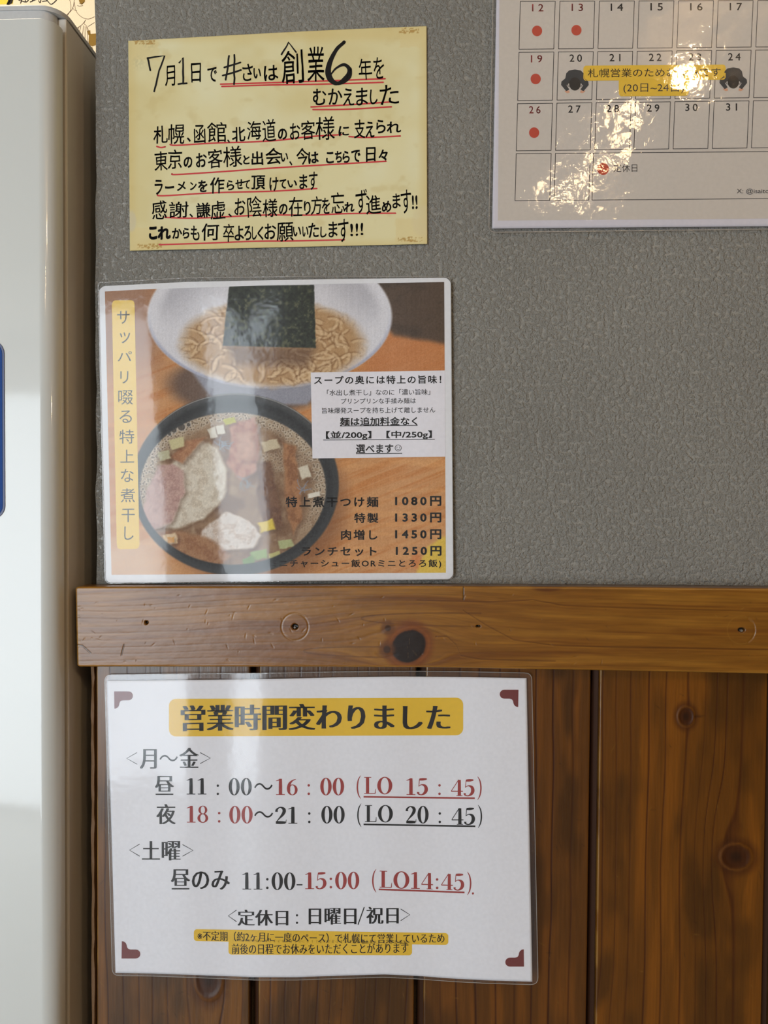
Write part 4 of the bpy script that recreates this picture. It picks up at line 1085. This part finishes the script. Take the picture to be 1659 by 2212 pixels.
serif(j, '(', 957, 410, 977, 474); serif(j, 'LO', 985, 408, 1092, 470); serif(j, '15', 1138, 412, 1224, 474); serif(j, ':', 1250, 414, 1279, 476); serif(j, '45', 1306, 416, 1396, 478); serif(j, ')', 1402, 414, 1422, 478)
j.rect(984, 478, 1395, 484, 0.013)
i = NL(); j.build(); j = Ink(s4, 'red_hours_text', REDPRINT, 0.00012)
i.text('夜', 218, 508, 290, 582, mincho=MC); serif(j, '18', 327, 514, 412, 576); serif(j, ':', 436, 517, 465, 578); serif(j, '00', 486, 515, 576, 578); i.text('～', 580, 534, 650, 558, mincho=0.01)
serif(i, '21', 656, 518, 744, 580); serif(i, ':', 769, 518, 798, 580); serif(i, '00', 826, 515, 916, 578)
serif(i, '(', 959, 514, 979, 578); serif(i, 'LO', 988, 512, 1094, 574); serif(i, '20', 1138, 515, 1226, 578); serif(i, ':', 1251, 518, 1280, 580); serif(i, '45', 1308, 521, 1398, 584); serif(i, ')', 1404, 519, 1424, 582)
i.rect(984, 580, 1397, 586, 0.017)
i = NL(); j.build(); j = Ink(s4, 'red_hours_text', REDPRINT, 0.00012)
chev(i, 119, 656, 156, 700); i.text('土', 165, 645, 232, 713, mincho=MC); i.text('曜', 238, 645, 308, 716, mincho=MC); chev(i, 316, 658, 354, 700, False)
i = NL()
i.text('昼のみ', 272, 749, 490, 824, mincho=0.07); serif(i, '11:00', 532, 760, 734, 823, 0.006); serif(i, '-', 733, 762, 762, 825)
serif(j, '15:00', 764, 760, 970, 822, -0.008); serif(j, '(', 1014, 756, 1034, 820); serif(j, 'LO14:45', 1042, 754, 1358, 816, 0.036); serif(j, ')', 1364, 766, 1384, 830); j.disc(1388, 838, 4); j.rect(1040, 820, 1357, 826, 0.036)
i = NL()
chev(i, 484, 900, 514, 942); i.text('定休日', 518, 898, 706, 957, mincho=MC); serif(i, ':', 724, 897, 752, 952); i.text('日曜日', 781, 892, 958, 953, mincho=MC); i.stroke([(986, 890), (964, 952)], 4, False); i.text('祝日', 994, 888, 1114, 950, mincho=MC); chev(i, 1122, 896, 1155, 938, False)
i.build(); j.build()
i = Ink(s4, 'yellow_note_strip', YELLOW, 0.00010); i.rect(357, 970, 1297, 1014, 0.0155, 12); i.rect(485, 1008, 1163, 1064, 0.004, 12); i.build()
i = Ink(s4, 'note_text', BLACK, 0.00018)
i.text('※不定期（約2ヶ月に一度のペース）で札幌にて営業しているため', 370, 978, 1283, 1014, 0.004, mincho=0.05, curve=lambda X: 4.5 * np.sin((X - 500) / 300) + (X - 370) * 0.0016)
i.text('前後の日程でお休みをいただくことがあります', 497, 1024, 1150, 1062, -0.008, mincho=0.05, curve=lambda X: 2.5 * np.sin((X - 500) / 250)); i.build()
def orn(x, y, sx, sy):
    i = Ink(s4, 'corner_ornament', MAROON, 0.00012, 'maroon corner ornament')
    def q(a, b): return (x + sx * a, y + sy * b)
    pts = [q(0, 0), q(31, 0)] + [q(31 + 9.6 * math.sin(k * math.pi / 8), 9.6 - 9.6 * math.cos(k * math.pi / 8)) for k in range(1, 8)] + [q(31, 19.2), q(19, 19.2), q(14, 21), q(11.5, 25)]
    pts += [q(11, 29), q(9, 33.5), q(5, 36.6), q(0.6, 37.4)]
    i.poly(pts, raw=True); i.build()
orn(246.5, 1493.5, 1, 1); orn(1120, 1490, -1, 1); orn(262.5, 2070.5, 1, -1); orn(1132, 2088, -1, -1)
FILM4 = film_mat('sign_laminate_film', 0.10, ((7, 0.16, 0.005, (1, 1, 0.15)), (45, 0.14, 0.001, None), (180, 0.08, 0.0004, None)), (0.985, 0.985, 0.99), 0.036)
o = outline_grid(s4, 'laminate_film', (225.5, 1457), (1149, 1453), (1163, 2127), (242, 2108), 170, 120, 0.00045, FILM4, 0.0010,
    {'top': [(220, 1457.5), (400, 1455.5), (580, 1453.8), (720, 1451), (900, 1449.5), (1000, 1450.5), (1160, 1453.5)],
     'bottom': [(235, 2107.5), (330, 2109), (440, 2113), (550, 2117.5), (640, 2117.5), (740, 2114), (830, 2111.5), (900, 2115), (980, 2121), (1060, 2125), (1170, 2128)]}, 17)
o['label'] = 'clear glossy laminate film'
film_rim(s4, (226, 1457.6), (1148.4, 1453.6), (1162.4, 2126.4), (242.6, 2107.4), 15, {'top': [(220, 1458), (400, 1456), (580, 1454.3), (720, 1451.5), (900, 1450), (1000, 1451), (1160, 1454)],
     'bottom': [(235, 2107), (330, 2108.5), (440, 2112.5), (550, 2117), (640, 2117), (740, 2113.5), (830, 2111), (900, 2114.5), (980, 2120.5), (1060, 2124.5), (1170, 2127.5)]}, 0.0006, 1.4)

# ================================================================ refrigerator
root = empty('refrigerator'); tag(root, 'tall white glossy refrigerator at the left edge beside the wall corner', 'refrigerator')
def gloss_white(name, col, rough, bump):
    m, nt, b = nmat(name); b.inputs['Base Color'].default_value = (*srgb(col), 1)
    b.inputs['Roughness'].default_value = rough; b.inputs['Coat Weight'].default_value = 0.6; b.inputs['Coat Roughness'].default_value = 0.06
    n, bp = noise_bump(nt, b, *bump); nt.links.new(bp.outputs[0], b.inputs['Coat Normal'])
    return m
DOORM = gloss_white('white_enamel_door', (212, 215, 213), 0.35, (22, 0.10, 0.0012, 3))
BODYM = gloss_white('beige_white_side_panel', (206, 200, 190), 0.35, (18, 0.03, 0.001, 2))
CAPM = plain('light_grey_plastic_cap', (196, 198, 200), 0.35, 0.5)
GASK = plain('dark_door_gasket', (44, 38, 34), 0.7, 0.3)
yb = -0.020; XS = P(146.5, 1074, yb).x
zb_top = P(125, 40, yb).z
YD = -0.036            # door front plane
FXL = XS - 0.56
zd = P(40, 39.5, YD).z  # door top
def plan_outline(x0, x1, yfront, yback, r, ry, n=12):
    """clockwise plan outline with rounded front corners"""
    pts = [(x0, yback)]
    for k in range(n + 1):
        a = math.pi / 2 * k / n; pts.append((x0 + r - r * math.cos(a), yfront + ry - ry * math.sin(a)))
    for k in range(n + 1):
        a = math.pi / 2 * k / n; pts.append((x1 - r + r * math.sin(a), yfront + ry - ry * math.cos(a)))
    pts.append((x1, yback)); return pts
def prism(name, pts, z0, z1, mat, parent, zrad=0.0, smooth=True):
    n = len(pts); cx_ = sum(p[0] for p in pts) / n; cy_ = sum(p[1] for p in pts) / n
    lev = [(z0, 0.0)] + ([(z1 - zrad + zrad * math.sin(a), zrad * (1 - math.cos(a))) for a in np.linspace(0, math.pi / 2, 6)] if zrad else [(z1, 0)])
    vs = []; 
    for z, ins in lev:
        for (x, y) in pts:
            dx, dy = cx_ - x, cy_ - y
            vs.append((x + math.copysign(min(abs(dx), ins), dx), y + math.copysign(min(abs(dy), ins), dy), z))
    fs = []
    for l in range(len(lev) - 1):
        for k in range(n): fs.append((l * n + k, l * n + (k + 1) % n, (l + 1) * n + (k + 1) % n, (l + 1) * n + k))
    fs.append(tuple(range(n))[::-1]); fs.append(tuple((len(lev) - 1) * n + k for k in range(n)))
    o = mesh_obj(name, vs, fs, mat, parent)
    bm = bmesh.new(); bm.from_mesh(o.data); bmesh.ops.recalc_face_normals(bm, faces=bm.faces)
    for f in bm.faces: f.smooth = len(f.verts) == 4 and smooth
    bm.to_mesh(o.data); bm.free()
    if smooth:
        md = o.modifiers.new('edge_split', 'EDGE_SPLIT'); md.split_angle = math.radians(40)
    return o
ZF = 0.03
box('body', (FXL, yb, ZF), (XS, 0.56, zb_top), BODYM, root, 0.0012, 2)
box('door_gasket', (FXL + 0.004, yb - 0.0042, ZF + 0.03), (XS - 0.0045, yb, zd - 0.002), GASK, root)
XF = P(80, 60, YD).x; print('DOOR', XS, XF, XS - XF, zd, zb_top)
door = prism('door', plan_outline(FXL, XS - 0.0012, YD, yb - 0.0032, min(0.03, XS - 0.0012 - XF), 0.0122, 20), ZF + 0.04, zd, DOORM, root, 0.0008)
YC = -0.0295
prism('top_cap', plan_outline(FXL - 0.0010, XS + 0.0004, YC, 0.56, 0.016, 0.016, 16), zb_top + 0.0003, zb_top + 0.0046, CAPM, root, 0.0022)
prism('cap_front_lip', plan_outline(FXL + 0.001, XS - 0.0060, YC + 0.0006, yb - 0.0004, 0.010, 0.0085, 10), zd + 0.0012, zb_top + 0.0003, CAPM, root, 0)
# handle recess strip on the far side of the door and feet
box('door_handle', (FXL + 0.012, YD - 0.018, 0.85), (FXL + 0.034, YD + 0.001, 1.25), CAPM, root, 0.005, 3)
for fx in (FXL + 0.05, XS - 0.05):
    for fy in (0.03, 0.50):
        bm = bmesh.new(); bmesh.ops.create_cone(bm, cap_ends=True, segments=20, radius1=0.018, radius2=0.014, depth=ZF, matrix=Matrix.Translation((fx, fy, ZF / 2)))
        me = bpy.data.meshes.new('foot'); bm.to_mesh(me); bm.free(); me.materials.append(GASK); o = bpy.data.objects.new('foot', me); COL.objects.link(o); o.parent = root
# blue label sheet on the door, only its right edge in view
lz0 = P(5, 1121, YD).z; lz1 = P(5, 735, YD).z; lx1 = P(10.5, 950, YD).x
BL = plain('blue_label', (34, 74, 146), 0.6, 0.15)
def rr_plate(name, x0, x1, z0, z1, r, y0, y1, mat):
    pts = []
    for cx_, cz_, a0 in ((x1 - r, z1 - r, 0), (x0 + r, z1 - r, 90), (x0 + r, z0 + r, 180), (x1 - r, z0 + r, 270)):
        for k in range(7):
            a = math.radians(a0 + 15 * k); pts.append((cx_ + r * math.cos(a), cz_ + r * math.sin(a)))
    n = len(pts); vs = [(x, y0, z) for x, z in pts] + [(x, y1, z) for x, z in pts]
    fs = [tuple(range(n)), tuple(range(n, 2 * n))[::-1]] + [(k, n + k, n + (k + 1) % n, (k + 1) % n) for k in range(n)]
    o = mesh_obj(name, vs, fs, mat)
    bm = bmesh.new(); bm.from_mesh(o.data); bmesh.ops.recalc_face_normals(bm, faces=bm.faces); bm.to_mesh(o.data); bm.free()
    return o
lab = empty('blue_magnet_sheet'); tag(lab, 'blue rounded magnet sheet on the refrigerator door, cut by the left edge', 'magnet')
o = rr_plate('magnet_base', lx1 - 0.10, lx1, lz0, lz1, 0.009, YD - 0.0006, YD - 0.00005, plain('dark_blue_border', (24, 44, 104), 0.35, 0.5)); o.parent = lab
o = rr_plate('printed_face', lx1 - 0.0985, lx1 - 0.0013, lz0 + 0.0013, lz1 - 0.0013, 0.008, YD - 0.0008, YD - 0.0006, BL); o.parent = lab

# ================================================================ cream art poster on the far wall of the niche
root = empty('cream_art_poster'); tag(root, 'cream poster with brown line drawing on the wall behind the refrigerator', 'poster')
YP = YB
s5 = Sheet(root, lambda x, z: -(YB - 0.003) + 0 * x, lambda a, b: (a / 7.213, b / 7.213))
CREAM = plain('cream_poster_paper', (250, 232, 200), 0.7, 0.2)
outline_grid(s5, 'paper', (-160, -330), (330, -330), (335, 230), (-160, 230), 12, 12, 0.0, CREAM, 0.0004)
INKB = plain('brown_line_ink', (112, 84, 62), 0.6, 0.2); OCH = plain('ochre_print', (148, 112, 40), 0.6, 0.2)
i = Ink(s5, 'line_drawing', INKB, 0.0004, None, 40)
for L in ([(1075, -30), (1100, 60), (1100, 150), (1050, 240), (1025, 290)], [(1160, -20), (1130, 130), (1050, 220), (1000, 260)], [(1160, 40), (1175, 140), (1215, 215), (1290, 275), (1380, 295), (1470, 260)],
          [(1130, 120), (1160, 155), (1195, 165)], [(1335, 310), (1290, 370), (1240, 410), (1160, 450)], [(1325, 320), (1310, 370), (1345, 400), (1390, 500)], [(1375, 410), (1470, 350)],
          [(1230, 420), (1205, 480), (1200, 520)], [(1260, 410), (1240, 480), (1235, 540)], [(1300, 400), (1290, 500), (1275, 610)], [(1325, 410), (1325, 520), (1320, 650)], [(1350, 420), (1365, 560), (1370, 720)],
          [(1385, 640), (1375, 740)], [(1205, 85), (1240, 95), (1290, 85)], [(1235, 50), (1280, 62), (1305, 30)]):
    i.stroke(L, 6)
i.build()
i = Ink(s5, 'ochre_block', OCH, 0.0004, None, 40); i.poly([(1385, 530), (1520, 520), (1520, 690), (1440, 720), (1380, 700)]); i.build(); i = Ink(s5, 'ochre_block', OCH, 0.0004, None, 40); i.poly([(1360, 480), (1405, 470), (1410, 530), (1375, 545)]); i.build(); i = Ink(s5, 'ochre_block', OCH, 0.0004, None, 40); i.disc(1410, 755, 36, 30); i.build(); i = Ink(s5, 'ochre_block', OCH, 0.0004, None, 40); i.poly([(1215, -40), (1325, -40), (1320, 30), (1270, 70), (1240, 40)]); i.build()
i = Ink(s5, 'black_lettering', plain('black_poster_ink', (40, 34, 30), 0.6, 0.2), 0.0006, None, 40)
for L in ([(120, 60), (150, 20), (165, -40)], [(320, 50), (345, -30)], [(290, 0), (400, 30), (440, 0)], [(395, 20), (385, -40)], [(470, 30), (560, -10)], [(500, 20), (520, -40)], [(600, 10), (625, 40), (640, -30)], [(700, -40), (745, 20), (800, 65), (880, 0)], [(660, 20), (740, 10)]):
    i.stroke(L, 12)
i.poly([(100, 70), (140, -30), (215, -60), (190, 50), (130, 75)])
i.build()
i = Ink(s5, 'yellow_patch', plain('bright_yellow_print', (244, 216, 80), 0.6, 0.2), 0.0002, None, 40); i.poly([(-300, -60), (215, -60), (200, 60), (-300, 80)]); i.build()
# the drawing's shading lies on plain paper; glass-free

bpy.context.view_layer.update()
